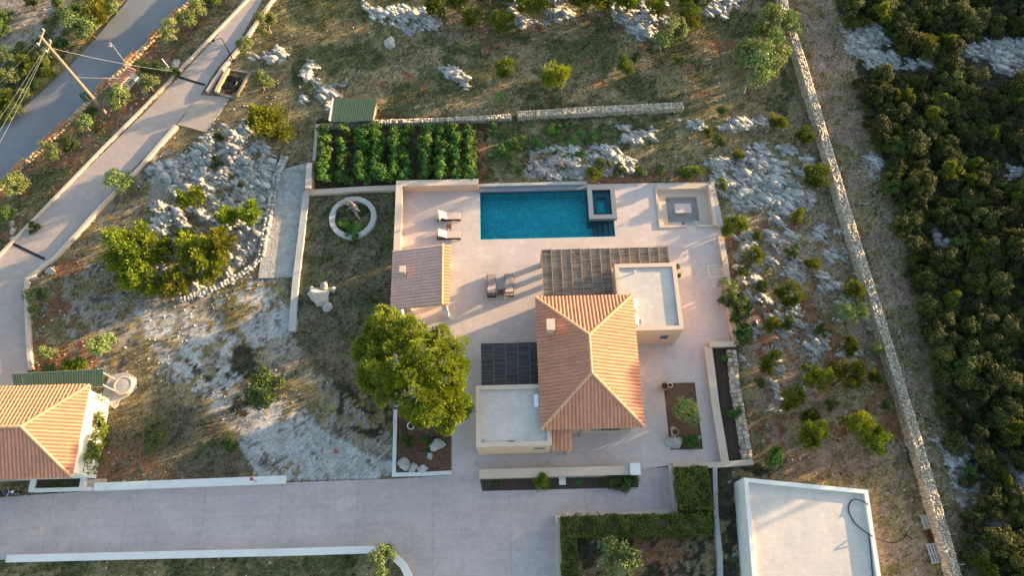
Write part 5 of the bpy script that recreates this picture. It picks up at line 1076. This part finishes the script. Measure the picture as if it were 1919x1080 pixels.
# ---------------------------------------------------------------- grass, ground plants, rubble
CW = {'dry': (1.0, 0), 'lawn': (.9, .35), 'green': (.35, 1.0), 'red': (.28, .1), 'pale': (.14, .05), 'pink': (.3, .12), 'dark': (.15, 1.3), 'rock': (.06, .05), 'gravel': (.03, .02), 'veg': (.05, 1.6)}
core_ = (np.abs(GX) < 57) & (GY > -3) & (GY < 60) & (PU > -60) & (PU < 1990) & (PV > -40) & (PV < 1120) & ~near
allow = np.argwhere(core_); cl = CID[core_]
def tufts(name, label, cat, n, col_i, m, hgt, wid, blades=3):
    w = np.array([CW[k][col_i] for k in KEYS])[cl] * (0.3 + 1.4 * patchf[2 + col_i][core_] ** 1.5 * 2); w /= w.sum()
    pick = allow[rng.choice(len(allow), n, p=w)]; x = gx[pick[:, 0]] + rng.uniform(-.1, .1, n); y = gy[pick[:, 1]] + rng.uniform(-.1, .1, n); z = gz(x, y)
    x, y, z = (np.repeat(q, blades) for q in (x, y, z)); m_ = len(x); a = rng.uniform(0, 6.28, m_); lean = rng.uniform(.1, .9, m_); h = hgt * rng.uniform(.5, 1.3, m_)
    T = unit(np.stack([np.cos(a) * lean, np.sin(a) * lean, np.ones(m_)], -1)); N = unit(np.stack([np.cos(a), np.sin(a), -lean], -1))
    C = np.stack([x, y, z + h * .42], -1) + T * 0.02
    V, Fq = leaf_quads(C, T, N, h, wid * rng.uniform(.6, 1.4, m_)); o = link(name, np_mesh(name, V, Fq, m, np.repeat(rng.random(n), blades) * .6 + .4 * rng.random(m_))); tag(o, label, cat, kind='stuff')
tufts('dry_grass', 'dry straw coloured grass over the open ground', 'grass', 52000, 0, 'grass_dry', .17, .07)
tufts('green_grass', 'low green weeds and grass over the open ground', 'grass', 36000, 1, 'grass_green', .15, .10)
rk = np.argwhere((CID == KEYS.index('rock')) & core_); n = 15000; pk = rk[rng.integers(0, len(rk), n)]
x = gx[pk[:, 0]] + rng.uniform(-.1, .1, n); y = gy[pk[:, 1]] + rng.uniform(-.1, .1, n); s = .06 + .30 * rng.random(n) ** 3.0
siz = np.stack([s * rng.uniform(1.6, 3.6, n), s * rng.uniform(.6, 1.1, n), s * rng.uniform(.28, .6, n)], -1)
o = link('limestone_rubble', chunk_mesh('limestone_rubble', np.stack([x, y, gz(x, y) - s * .06], -1), siz, rng.normal(-.6, .28, n), 'limestone', 'cube', .17)); tag(o, 'jumbled white limestone rubble of the rock outcrops', 'rocks', kind='stuff')
big_ = np.argwhere((CID == KEYS.index('rock')) & core_ & (rockm > .8)); n = 620; pk = big_[rng.integers(0, len(big_), n)]
x = gx[pk[:, 0]]; y = gy[pk[:, 1]]; s = .16 + .30 * rng.random(n) ** 2
o = link('limestone_blocks', chunk_mesh('limestone_blocks', np.stack([x, y, gz(x, y) + s * .1], -1), np.stack([s * rng.uniform(1.2, 2.4, n), s * rng.uniform(.8, 1.3, n), s * rng.uniform(.6, 1.0, n)], -1), rng.normal(-.6, .4, n), 'limestone', 'cube', .15)); tag(o, 'cracked limestone blocks standing proud of the rock outcrops', 'rocks', kind='stuff')
st_ = np.argwhere(np.isin(CID, [KEYS.index(k) for k in ('gravel', 'pale', 'pink', 'dry', 'red')]) & core_); n = 4500; pk = st_[rng.integers(0, len(st_), n)]
x = gx[pk[:, 0]] + rng.uniform(-.1, .1, n); y = gy[pk[:, 1]] + rng.uniform(-.1, .1, n); s = .05 + .14 * rng.random(n) ** 2
o = link('loose_stones', chunk_mesh('loose_stones', np.stack([x, y, gz(x, y) + s * .2], -1), np.stack([s * 1.4, s, s * .8], -1), rng.uniform(0, 6.28, n), 'limestone', 'ico', .18)); tag(o, 'small loose pale stones scattered over the soil', 'stones', kind='stuff')
# ---------------------------------------------------------------- boulders
def boulder(u, v, w, label, group=None, h=.7, z0=None):
    x, y = P(u, v, .25); r = math.dist(P(u - w / 2, v, .3), P(u + w / 2, v, .3)) / 2; zb = gzs(x, y) if z0 is None else z0
    bm = bmesh.new(); bmesh.ops.create_icosphere(bm, subdivisions=3, radius=1.0); so = random.uniform(0, 50)
    sx, sy = random.uniform(.8, 1.15), random.uniform(.75, 1.15)
    cuts = [(Vector(c).normalized(), random.uniform(.55, .85)) for c in rdir(11)]
    for vt in bm.verts:
        p = vt.co.copy()
        for n_, d_ in cuts:
            k = p.dot(n_)
            if k > d_: p -= n_ * (k - d_)
        n = float(fbm(np.float64(p.x * 2.6 + so), np.float64(p.y * 2.6 + p.z * 2.1), 1.0, 4, so)); k = (1.0 + .5 * (n - .5)) * 1.22
        vt.co = (p.x * k * sx * r, p.y * k * sy * r, max(p.z, -.5) * k * r * h)
    for f in bm.faces: f.smooth = False
    me = bpy.data.meshes.new('boulder'); bm.to_mesh(me); bm.free(); me.materials.append(MATS['boulder'])
    o = link('boulder', me, origin=(x, y, zb + r * h * .25)); return tag(o, label, 'boulder', group)
boulder(596, 555, 40, 'big pale pitted boulder of the group on the dark lawn'); boulder(606, 535, 22, 'medium boulder touching the big one on the dark lawn'); boulder(622, 541, 15, 'small boulder of the group on the dark lawn, away from the big one'); boulder(612, 575, 20, 'boulder lying below the big one on the dark lawn'); boulder(584, 541, 12, 'tiny boulder beside the big one on the dark lawn')
boulder(757, 870, 24, 'pale upright boulder against the white kerb in the tree bed', z0=.02); boulder(774, 877, 18, 'boulder in the middle of the row along the driveway', z0=.02); boulder(792, 877, 16, 'boulder at the open end of the row along the driveway', z0=.02); boulder(818, 835, 26, 'large split pale boulder beside the red flowers', z0=.02); boulder(806, 854, 14, 'flat pale stone beside the red flowers', z0=.02)
boulder(1266, 828, 28, 'big pale boulder at the corner of the terrace flower bed', z0=-.08); boulder(1264, 809, 18, 'round boulder next to the big one in the terrace flower bed', z0=-.08); boulder(1310, 820, 10, 'small white stone in the terrace flower bed', z0=-.08)
for u, v, w in ((508, 108, 26), (575, 140, 22), (730, 78, 24), (1630, 810, 34), (1702, 830, 14), (1385, 500, 20), (1390, 520, 16), (78, 498, 16), (60, 518, 14), (328, 118, 18), (312, 128, 14), (92, 505, 18), (268, 168, 10), (282, 182, 9), (20, 430, 12), (18, 415, 10), (22, 445, 12)): boulder(u, v, w, 'rough grey limestone boulder lying on the open ground', 'loose boulders on the open ground')
# dead stump in the ring
t = thing('tree_stump', 'gnarled pale dead tree stump in the stone ring', 'stump', (RING[0] + .1, RING[1] + .9, -.05)); x, y = RING[0] + .1, RING[1] + .9
MB().tube([(x, y, -.1), (x + .05, y, .4), (x - .1, y + .15, .75)], [.35, .26, .12], 8).build('trunk', 'bark_grey', t)
for a, l, zt in ((-1.1, 1.5, .35), (-.75, .8, .7), (2.9, 1.3, .5), (2.4, .6, .9), (3.5, .7, .4)): MB().tube([(x, y, .35), (x + math.cos(a - .2) * l * .5, y + math.sin(a - .2) * l * .5, .3 + zt * .5), (x + math.cos(a) * l, y + math.sin(a) * l, zt)], [.17, .12, .03], 6).build('branch', 'bark_grey', t)
for u, v in ((1000, 315), (1060, 310)):
    x, y = P(u, v, .3); t = thing('dead_shrub', 'bare pale dead shrub with forked branches among the rocks behind the pool', 'shrub', (x, y, gzs(x, y)), group='dead shrubs behind the pool'); mb = MB()
    for k in range(9):
        a, l = random.uniform(0, 6.28), random.uniform(.7, 1.5); e_ = Vector((x + math.cos(a) * l * .6, y + math.sin(a) * l * .6, gzs(x, y) + l)); mb.tube([(x, y, gzs(x, y) - .1), Vector((x, y, gzs(x, y))).lerp(e_, .5) + Vector((0, 0, .1)), e_], [.035, .025, .01], 4)
    mb.build('branches', 'bark_grey', t)

# ---------------------------------------------------------------- sun loungers
mat('cushion_taupe', (0.34, 0.265, 0.24), 0.08, 5, 0.95, 0.2, 60)
def lounger(label, x, y, rz, group=None, up=.62, cm='cushion'):
    """head at local -x"""
    t = thing('sun_lounger', label, 'sun lounger', (x, y, 0), rz, group); M = MW[t]
    def bx(mb, *a): return mb.box(*a, M)
    mb = MB()
    for yy in (-.36, .31): bx(mb, -.98, 1.0, yy, yy + .05, .12, .30)
    bx(mb, -.98, -.93, -.31, .31, .12, .30); bx(mb, .95, 1.0, -.31, .31, .12, .30); mb.build('frame', 'dark_wood', t)
    for px in (-.95, .9):
        for py in (-.34, .28): bx(MB(), px, px + .07, py, py + .07, 0, .122).build('leg', 'dark_wood', t)
    bx(MB(), -.2, .985, -.325, .325, .295, .39).build('cushion', cm, t, bevel=.03)
    c, s = math.cos(up), math.sin(up); L = .86
    vs = []
    for d, th in ((0, 0), (L, 0)):
        for yy in (-.325, .325): vs += [(-.2 - d * c, yy, .30 + d * s), (-.2 - d * c + .1 * s, yy, .30 + d * s + .1 * c)]
    MB().add(vs, [(0, 2, 6, 4), (1, 5, 7, 3), (0, 1, 3, 2), (4, 6, 7, 5), (0, 4, 5, 1), (2, 3, 7, 6)], M).build('back_cushion', cm, t)
    vs = [(a_ - .03 * s, b_ * 1.08, z_ - .035) for a_, b_, z_ in vs]
    MB().add(vs, [(0, 2, 6, 4), (1, 5, 7, 3), (0, 1, 3, 2), (4, 6, 7, 5), (0, 4, 5, 1), (2, 3, 7, 6)], M).build('backrest', 'dark_wood', t)
    MB().tube([M @ Vector((-.85, 0, .16)), M @ Vector((-.2 - .7 * c, 0, .27 + .7 * s))], .02, 5).build('back_strut', 'dark_wood', t); return t
lounger('sun lounger by the pool with raised backrest, on the cream wall side of its pair', *P(841, 405, .35), 0.0, 'sun loungers by the pool'); lounger('sun lounger by the pool with raised backrest, on the pavilion side of its pair', *P(841, 440, .35), 0.0, 'sun loungers by the pool')
lounger('wicker sun lounger facing the pool, on the pavilion side of its pair', *P(921, 535, .35), math.pi / 2, 'sun loungers facing the pool', cm='cushion_taupe'); lounger('wicker sun lounger facing the pool, on the villa side of its pair', *P(954, 534, .35), math.pi / 2, 'sun loungers facing the pool', cm='cushion_taupe')
def side_table(label, x, y):
    t = thing('side_table', label, 'side table', (x, y, 0)); MB().box(x - .22, x + .22, y - .22, y + .22, .36, .41).build('table_top', 'door_brown', t)
    for sx in (-1, 1):
        for sy in (-1, 1): MB().box(x + sx * .18 - .025, x + sx * .18 + .025, y + sy * .18 - .025, y + sy * .18 + .025, 0, .362).build('leg', 'dark_wood', t)
side_table('small square dark side table between the loungers by the pool wall', *P(841, 424, .4)); side_table('small dark side table between the loungers facing the pool', *P(938, 547, .4))
x, y = P(825, 418, .0); t = thing('parasol', 'closed cream parasol on a round base between the pool loungers', 'parasol', (x, y, 0))
MB().lathe((x, y, 0), [(.3, 0), (.3, .05), (.05, .09)]).build('base', 'concrete', t); MB().tube([(x, y, .05), (x, y, 2.25)], .025).build('pole', 'white_metal', t); MB().lathe((x, y, 0), [(.03, .75), (.16, .85), (.12, 1.3), (.09, 1.8), (.03, 2.2)], 10).build('folded_canopy', 'cushion', t)

# ---------------------------------------------------------------- pots, lamps and other small things
def pot(u, v, r, h, label, z=0.0, m='clay', plant=False):
    x, y = P(u, v, z + h); t = thing('plant_pot', label, 'pot', (x, y, z)); MB().lathe((x, y, z), [(r * .65, 0), (r * .8, h * .3), (r, h * .85), (r * 1.08, h * .86), (r * 1.08, h), (r * .85, h), (r * .8, h * .8)]).build('bowl', m, t, smooth=False)
    MB().lathe((x, y, z), [(r * .8, h * .7), (r * .8, h * .82)]).build('potting_soil', 'soil_dark', t)
pot(770, 798, .28, .5, 'round white rimmed urn under the big pine', .02, 'white_wall'); pot(1246, 724, .3, .45, 'terracotta pot at the corner of the terrace flower bed', 0); pot(1256, 722, .2, .3, 'small pale pot beside the terracotta pot at the flower bed', 0, 'white_wall'); pot(1266, 810, .25, .3, 'low clay bowl among the boulders of the terrace flower bed', .25)
pot(1270, 500, .2, .35, 'small dark pot with a plant on the terrace beside the north wing, nearer the pool', 0, 'soil_dark'); pot(1272, 517, .16, .3, 'small dark pot on the terrace beside the north wing, nearer the villa', 0, 'dark_wood')
bush('tuft', 0, 0, 0, 'small plant growing in the dark pot beside the north wing', None, 'plant', 'plant', xy=P(1270, 500, .4), rad=.3, trunk=False)[0].location.z = .25
bush('veg', 0, 0, 0, 'small plant growing in the other dark pot beside the north wing', None, 'plant', 'plant', xy=P(1272, 517, .3), rad=.24, trunk=False)[0].location.z = .2
def garden_lamp(u, v, h, label, m='red_paint'):
    x, y = P(u, v, 0); z = gzs(x, y); t = thing('garden_lamp', label, 'lamp', (x, y, z)); MB().tube([(x, y, z - .1), (x, y, z + h - .1)], .03).build('post', m, t)
    MB().lathe((x, y, z + h), [(.03, -.13), (.1, -.1), (.14, 0), (.1, .1), (.02, .13)], 12).build('globe', m, t, smooth=True); MB().lathe((x, y, z), [(.1, -.02), (.1, .04)], 10).build('base', m, t)
garden_lamp(484, 904, 1.6, 'red globe lamp at the end of the white wall on the gravel side'); garden_lamp(631, 848, .5, 'low red lamp on the white gravel')
def street_lamp(label, base, top, h, m='metal_grey', z=-.05):
    x, y = P(*base, z); t = thing('lamp_post', label, 'lamp post', (x, y, z)); MB().tube([(x, y, z - .2), (x, y, z + h)], [.06, .04]).build('pole', m, t)
    tx, ty = P(*top, z + h); d = Vector((tx - x, ty - y, 0)); d = d.normalized() * min(d.length, .8) if d.length > .01 else Vector((.3, 0, 0))
    MB().tube([(x, y, z + h - .02), (x + d.x, y + d.y, z + h + .08)], .025).build('arm', m, t); MB().box(x + d.x - .12, x + d.x + .12, y + d.y - .12, y + d.y + .12, z + h + .03, z + h + .13).build('lamp_head', m, t)
street_lamp('slim grey pole behind the small tile roofed meter kiosk', (240, 125), (207, 87), 3.4, z=-.7); street_lamp('dark curved lamp post leaning over the upper driveway beside the stone pit', (438, 115), (400, 77), 3.2, 'black_rubber')
x, y = P(322, 133, 0); t = thing('marker_post', 'short white post leaning beside the road side parapet of the driveway', 'post', (x, y, -.1)); MB().tube([(x, y, -.2), (x - .2, y + .05, 1.6)], .05).build('shaft', 'white_metal', t); MB().lathe((x - .2, y + .05, 1.58), [(.06, 0), (.06, .05), (.02, .08)], 8).build('cap', 'white_metal', t)
# drain channels across the upper drive
for k, (a, b) in enumerate((((332, 143), (384, 159)), ((22, 456), (84, 486)))):
    o = MB().strip(PL([a, b], 0), .22, -.02, .004).build('drain_channel', 'black_rubber', origin=(*P(*a), 0)); tag(o, ['dark drain grating across the upper driveway beside the stone pit', 'dark drain grating across the upper driveway near the bend'][k], 'drain')
for k, (u, v) in enumerate(((894, 870), (1025, 868), (1095, 853))):
    x, y = P(u, v); o = MB().box(x - .2, x + .2, y - .2, y + .2, -.01, .006).build('manhole_cover', 'concrete', origin=(x, y, 0)); tag(o, 'square pale inspection cover in the paving in front of the villa', 'manhole cover', 'inspection covers in the front paving')
x, y = P(1054, 902, .1); o = MB().box(x - .25, x + .25, y - .28, y + .28, .02, .12).build('stone_slab', 'white_wall', origin=(x, y, 0), bevel=.01); tag(o, 'square white slab lying in the front bed', 'slab')

# square pit with the coiled black hose
mat('ochre_wall', (0.55, 0.40, 0.24), 0.15, 2, 0.9, 0.4, 14)
pit = PL([(405, 172), (428, 128), (466, 134), (440, 182)], .3); t = thing('stone_pit', 'square stone walled pit holding a coiled black hose', 'pit', (*P(433, 155), 0))
stc = [pit[0], pit[1], pit[2], pit[3]]
for i in range(4): MB().strip([stc[i], stc[(i + 1) % 4]], .3 if i == 0 else .2, -.2, .42 if i == 0 else .2).build('wall', 'ochre_wall' if i == 0 else 'stone_core', t)
hx, hy = P(431, 156)
o = MB().tube([(hx + (.3 + .0125 * k) * math.cos(k * .42), hy + (.3 + .0125 * k) * math.sin(k * .42), .03 + .004 * k) for k in range(40)] + [(hx + 1.0, hy + .5, .16), (hx + 1.15, hy + .1, .1), (hx + .9, hy - .4, .06), (hx + .3, hy - 1.0, .05), (hx - .3, hy - 1.05, .05)], .085, 6).build('hose_coil', 'black_rubber', origin=(hx, hy, 0)); tag(o, 'coil of thick black hose lying in the stone pit', 'hose')
# meter kiosk with tiled roof
x, y = P(232, 148, .6); z = -.65; an = math.atan2(_dd[1], _dd[0]); k_ = thing('meter_kiosk', 'small white kiosk with ribbed terracotta roof on the road side', 'kiosk', (x, y, z), an); M = MW[k_]
MB().box(-1.1, 1.1, -.35, .35, -.7, 1.2, M).build('wall', 'white_wall', k_); rfk = MB().add([(-1.3, -.5, 1.2), (1.3, -.5, 1.2), (1.3, .5, 1.45), (-1.3, .5, 1.45), (-1.3, -.5, 1.28), (1.3, -.5, 1.28), (1.3, .5, 1.53), (-1.3, .5, 1.53)], [(3, 2, 1, 0), (4, 5, 6, 7), (0, 1, 5, 4), (1, 2, 6, 5), (2, 3, 7, 6), (3, 0, 4, 7)], M).build('roof', 'plaster_cap', k_)
tile_slope('roof_tiles', M @ Vector((-1.3, -.5, 1.28)), M @ Vector((1.3, -.5, 1.28)), M @ Vector((1.3, .5, 1.53)), M @ Vector((-1.3, .5, 1.53)), rfk, .25, .34)
dk = MB().box(-.5, .1, .345, .38, .1, 1.0, M).build('door', 'metal_grey', k_); MB().box(-.02, .04, .375, .42, .5, .62, M).build('door_handle', 'dark_wood', dk)
o = MB().prism(PL([(255, 150), (285, 140), (300, 165), (270, 190)], -.4), -.9, -.33).build('path', 'concrete'); tag(o, kind='structure')
# roadside wall with timber rail panels
stone_wall('roadside_wall', 'low ochre stone retaining wall along the road', [drv(s, 5.3 + max(0, s - 20) * .03) for s in np.arange(-6, 48, 3)], .5, lambda x, y: .42, .32, z0=-.95, ragged=.04, m='ochre_stone')
rw = lambda s: 5.3 + max(0, s - 20) * .03
GR = 'timber rail panels on the roadside wall'
for s0 in (4.3, 7.2, 10.4, 14.2, 19.6, 21.3, 24.6, 27.8, 29.6, 34.5, 36.5):
    t = thing('rail_panel', 'orange timber rail panel on top of the roadside stone wall', 'fence', (*drv(s0 + .7, rw(s0)), -.55), group=GR)
    for k in range(3): MB().tube([(*drv(s0, rw(s0) + .09), -.44 + .2 * k), (*drv(s0 + 1.5, rw(s0) + .09), -.44 + .2 * k)], .055, 6).build('rail', 'orange_timber', t)
    for e_ in (.12, 1.38): MB().tube([(*drv(s0 + e_, rw(s0)), -.7), (*drv(s0 + e_, rw(s0) + .02), .02)], .04, 6).build('post', 'orange_timber', t)

# utility pole, its box and wires
x, y = P(200, 215, -.6); z = -.75; H_ = 10.6
up_ = thing('utility_pole', 'tall wooden utility pole with crossarms leaning over the road', 'utility pole', (x, y, z)); MB().tube([(x, y, z - .3), (x, y, z + H_)], [.19, .12], 10).build('pole', 'grey_pole', up_)
an = math.atan2(_dd[1], _dd[0]) + .5; cxv, cyv = math.cos(an), math.sin(an)
ends = []
for hz, ln in ((H_ - .25, .8), (H_ - 1.3, .6)):
    ca = MB().tube([(x - cxv * ln, y - cyv * ln, z + hz), (x + cxv * ln, y + cyv * ln, z + hz)], .06, 6).build('crossarm', 'grey_pole', up_)
    for q in (-.9, 0, .9): MB().lathe((x + cxv * ln * q, y + cyv * ln * q, z + hz), [(.03, .04), (.07, .08), (.05, .15), (.07, .2), (.02, .24)], 8).build('insulator', 'concrete', up_); ends.append((x + cxv * ln * q, y + cyv * ln * q, z + hz + .2))
MB().box(x - .75, x - .2, y - .3, y + .2, z + 2.5, z + 3.4).build('transformer_box', 'green_sheet', up_, bevel=.03)
for k in range(10): MB().tube([(x - .2, y, z + 3.6 + .6 * k), (x + .24, y, z + 3.6 + .6 * k)], .02, 4).build('climbing_step', 'metal_grey', up_)
def wire(a, b, sag, label, r=.009, grp='wires of the utility pole'):
    a, b = Vector(a), Vector(b); o = MB().tube([a.lerp(b, i / 14) - Vector((0, 0, sag * 4 * (i / 14) * (1 - i / 14))) for i in range(15)], r, 4).build('wire', 'metal_grey', origin=a); tag(o, label, 'wire', grp)
for k in (0, 1, 2): wire(ends[k], (*P(-240, 150 + 90 * k, 8.0), 8.0), .8, 'thin wire running from the utility pole away over the scrub')
for k in (3, 4, 5): wire(ends[k], (*P(-260, 330 + 70 * k, 7.0), 7.0), .8, 'thin wire running from the utility pole away over the scrub')
wire((x, y, z + 9.2), (*P(322, 133, 1.5), 1.5), .3, 'upper service wire from the utility pole to the white post'); wire((x, y, z + 5.5), (*P(300, 140, 1.2), 0.9), .15, 'lower service wire from the utility pole to the kiosk side')

# hoses and outbuilding clutter
def hose(pts, label, z, r=.035):
    p = [Vector((*P(u, v, zz_), zz_)) for (u, v), zz_ in zip(pts, z)]; out = []
    for i in range(len(p) - 1):
        p0, p1, p2, p3 = p[max(i - 1, 0)], p[i], p[i + 1], p[min(i + 2, len(p) - 1)]
        for k in range(8):
            s = k / 8; out.append(.5 * ((2 * p1) + (p2 - p0) * s + (2 * p0 - 5 * p1 + 4 * p2 - p3) * s * s + (3 * p1 - p0 - 3 * p2 + p3) * s ** 3))
    o = MB().tube(out + [p[-1]], r, 6).build('hose', 'black_rubber', origin=p[0]); tag(o, label, 'hose')
hose([(1627, 947), (1612, 938), (1597, 938), (1590, 955), (1600, 978), (1618, 995), (1632, 1004), (1650, 1013), (1672, 1018), (1690, 1012), (1700, 1000)], 'black hose looping over the outbuilding roof and onto the ground', [2.70, 2.55, 2.46, 2.45, 2.45, 2.50, 2.72, 1.6, .3, .08, .06])
hose([(1628, 1000), (1632, 1040), (1636, 1090)], 'black pipe along the inner edge of the outbuilding roof', [2.44, 2.44, 2.44], .03); hose([(1476, 850), (1470, 868), (1456, 882), (1440, 892)], 'dark hose on the bare soil behind the outbuilding', [.05, .08, .06, .06]); hose([(1702, 845), (1703, 865), (1712, 880), (1725, 890)], 'dark hose on the ground beside the boundary wall', [.08, .08, .06, .06])
hose([(1403, 903), (1450, 908), (1500, 914), (1540, 917)], 'thin cable along the far parapet of the outbuilding roof', [2.43, 2.43, 2.43, 2.43], .02)
def pallet(u, v, label, n, rz, z, m='metal_grey', w=1.1, d=1.0, tilt=0.0):
    x, y = P(u, v, z + .1); t = thing('pallet', label, 'pallet', (x, y, z), rz); M = MW[t] @ Matrix.Rotation(tilt, 4, 'Y')
    for i in range(n): a = -w / 2 + w * i / n; MB().box(a, a + w / n * .62, -d / 2, d / 2, .10, .125, M).build('board', m, t)
    for yy in (-d / 2, -.05, d / 2 - .1): MB().box(-w / 2, w / 2, yy, yy + .1, .0, .1005, M).build('bearer', m, t)
mat('grey_wood', (0.40, 0.39, 0.38), 0.2, 4, 0.85, 0.3, 25); mat('red_wood', (0.10, 0.03, 0.022), 0.25, 4, 0.8, 0.3, 25)
x, y = P(1742, 978, .2); pallet(1742, 978, 'weathered grey slatted pallet leaning at the boundary wall beside dark red boards', 7, .1, gzs(x, y) + .12, 'grey_wood'); pallet(1757, 1037, 'stacked pale pallet lying at the boundary wall near the outbuilding', 6, .1, .1, 'grey_wood', 1.25, 1.35); pallet(1750, 1003, 'dark red boards lying between the two grey pallets', 4, .1, 0.0, 'red_wood', 1.1, .7)
# fence stakes on the boundary wall
for k in range(14):
    f = k / 13; yy = -1 + 26 * f; xx = float(wall_x(yy)) + .3; o = MB().tube([(xx, yy, .75), (xx + .05, yy, 1.75)], .022, 5).build('fence_stake', 'metal_grey', origin=(xx, yy, .9)); tag(o, 'thin iron fence stake on top of the boundary wall', 'stake', 'fence stakes on the boundary wall')

# well terrace beside the west house
o = MB().prism(PL([(205, 705), (237, 697), (254, 708), (256, 728), (240, 742), (224, 752), (216, 768), (200, 756), (192, 740)], .05), -.3, .08).build('patio', 'concrete'); tag(o, kind='structure')
x, y = P(230, 722, .5); t = thing('round_well', 'round pale stone well cover on the small patio', 'well', (x, y, .08)); MB().lathe((x, y, .07), [(.78, 0), (.74, .42), (.62, .43), (.6, .36)], 24).build('ring', 'plaster_cap', t); MB().lathe((x, y, .07), [(.6, .3), (.6, .4), (.1, .42)], 24).build('lid', 'concrete', t)
# climbing plant on the east wall of the west house
vt = thing('climbing_plant', 'green climbing plant trained across the white wall of the west house', 'climber', (wx1, 9.4, 0)); mb = MB(); Cs = []
for k in range(16):
    y0_ = random.uniform(8.9, 14.0); p = Vector((wx1 + .05, y0_, 0.0)); seg = [p.copy()]; dy = random.uniform(-.35, .35)
    for q in range(9): p = p + Vector((random.uniform(-.01, .05), dy + random.uniform(-.2, .2), random.uniform(.15, .38))); p.x = min(max(p.x, wx1 + .02), wx1 + .35); p.z = min(p.z, 2.75); p.y = min(max(p.y, 8.75), 14.3); seg.append(p.copy()); Cs += [tuple(p + Vector((random.uniform(0, .25), random.uniform(-.28, .28), random.uniform(-.25, .25)))) for _ in range(int(9 * (1.3 if 9 < p.y < 13.2 else .25)))]
    mb.tube(seg, .018, 4)
mb.build('stem', 'bark', vt); C = np.array(Cs); n = len(C); N = unit(rdir(n) * .8 + np.array([.8, 0, .3])); V, Fq = leaf_quads(C, unit(np.cross(N, rdir(n))), N, rng.uniform(.12, .24, n), rng.uniform(.09, .15, n)); link('foliage', np_mesh('foliage', V - np.array(MW[vt].translation), Fq, 'leaf_hedge', rng.random(n)), vt)
# motorcycle parked at the west house
x, y = P(12, 926, .4); mc = thing('motorcycle', 'black motorcycle parked against the porch of the west house', 'motorcycle', (x, y, 0), .08); M = MW[mc]
for px in (-.68, .68):
    wlh = MB().tube([M @ Vector((px, -.06, .3)), M @ Vector((px, .06, .3))], .3, 18).build('wheel', 'black_rubber', mc); MB().tube([M @ Vector((px, -.065, .3)), M @ Vector((px, .065, .3))], .19, 14).build('rim', 'metal_grey', wlh)
MB().add([(-.55, -.1, .35), (.5, -.1, .35), (.55, -.14, .8), (-.6, -.1, .75), (-.55, .1, .35), (.5, .1, .35), (.55, .14, .8), (-.6, .1, .75)], [(0, 1, 2, 3), (7, 6, 5, 4), (0, 4, 5, 1), (1, 5, 6, 2), (2, 6, 7, 3), (3, 7, 4, 0)], M).build('body', 'black_rubber', mc, bevel=.05)
MB().box(-.75, .1, -.13, .13, .76, .86, M).build('seat', 'dark_wood', mc, bevel=.03); MB().box(.1, .5, -.15, .15, .79, .98, M).build('fuel_tank', 'glass_dark', mc, bevel=.05); MB().tube([M @ Vector((.45, -.36, 1.05)), M @ Vector((.55, 0, 1.0)), M @ Vector((.45, .36, 1.05))], .022, 6).build('handlebar', 'metal_grey', mc); MB().tube([M @ Vector((.68, 0, .3)), M @ Vector((.52, 0, 1.0))], .04, 6).build('fork', 'metal_grey', mc); MB().lathe(M @ Vector((.68, 0, .82)), [(.03, -.08), (.1, -.03), (.1, .06), (.03, .09)], 10).build('headlight', 'white_metal', mc)
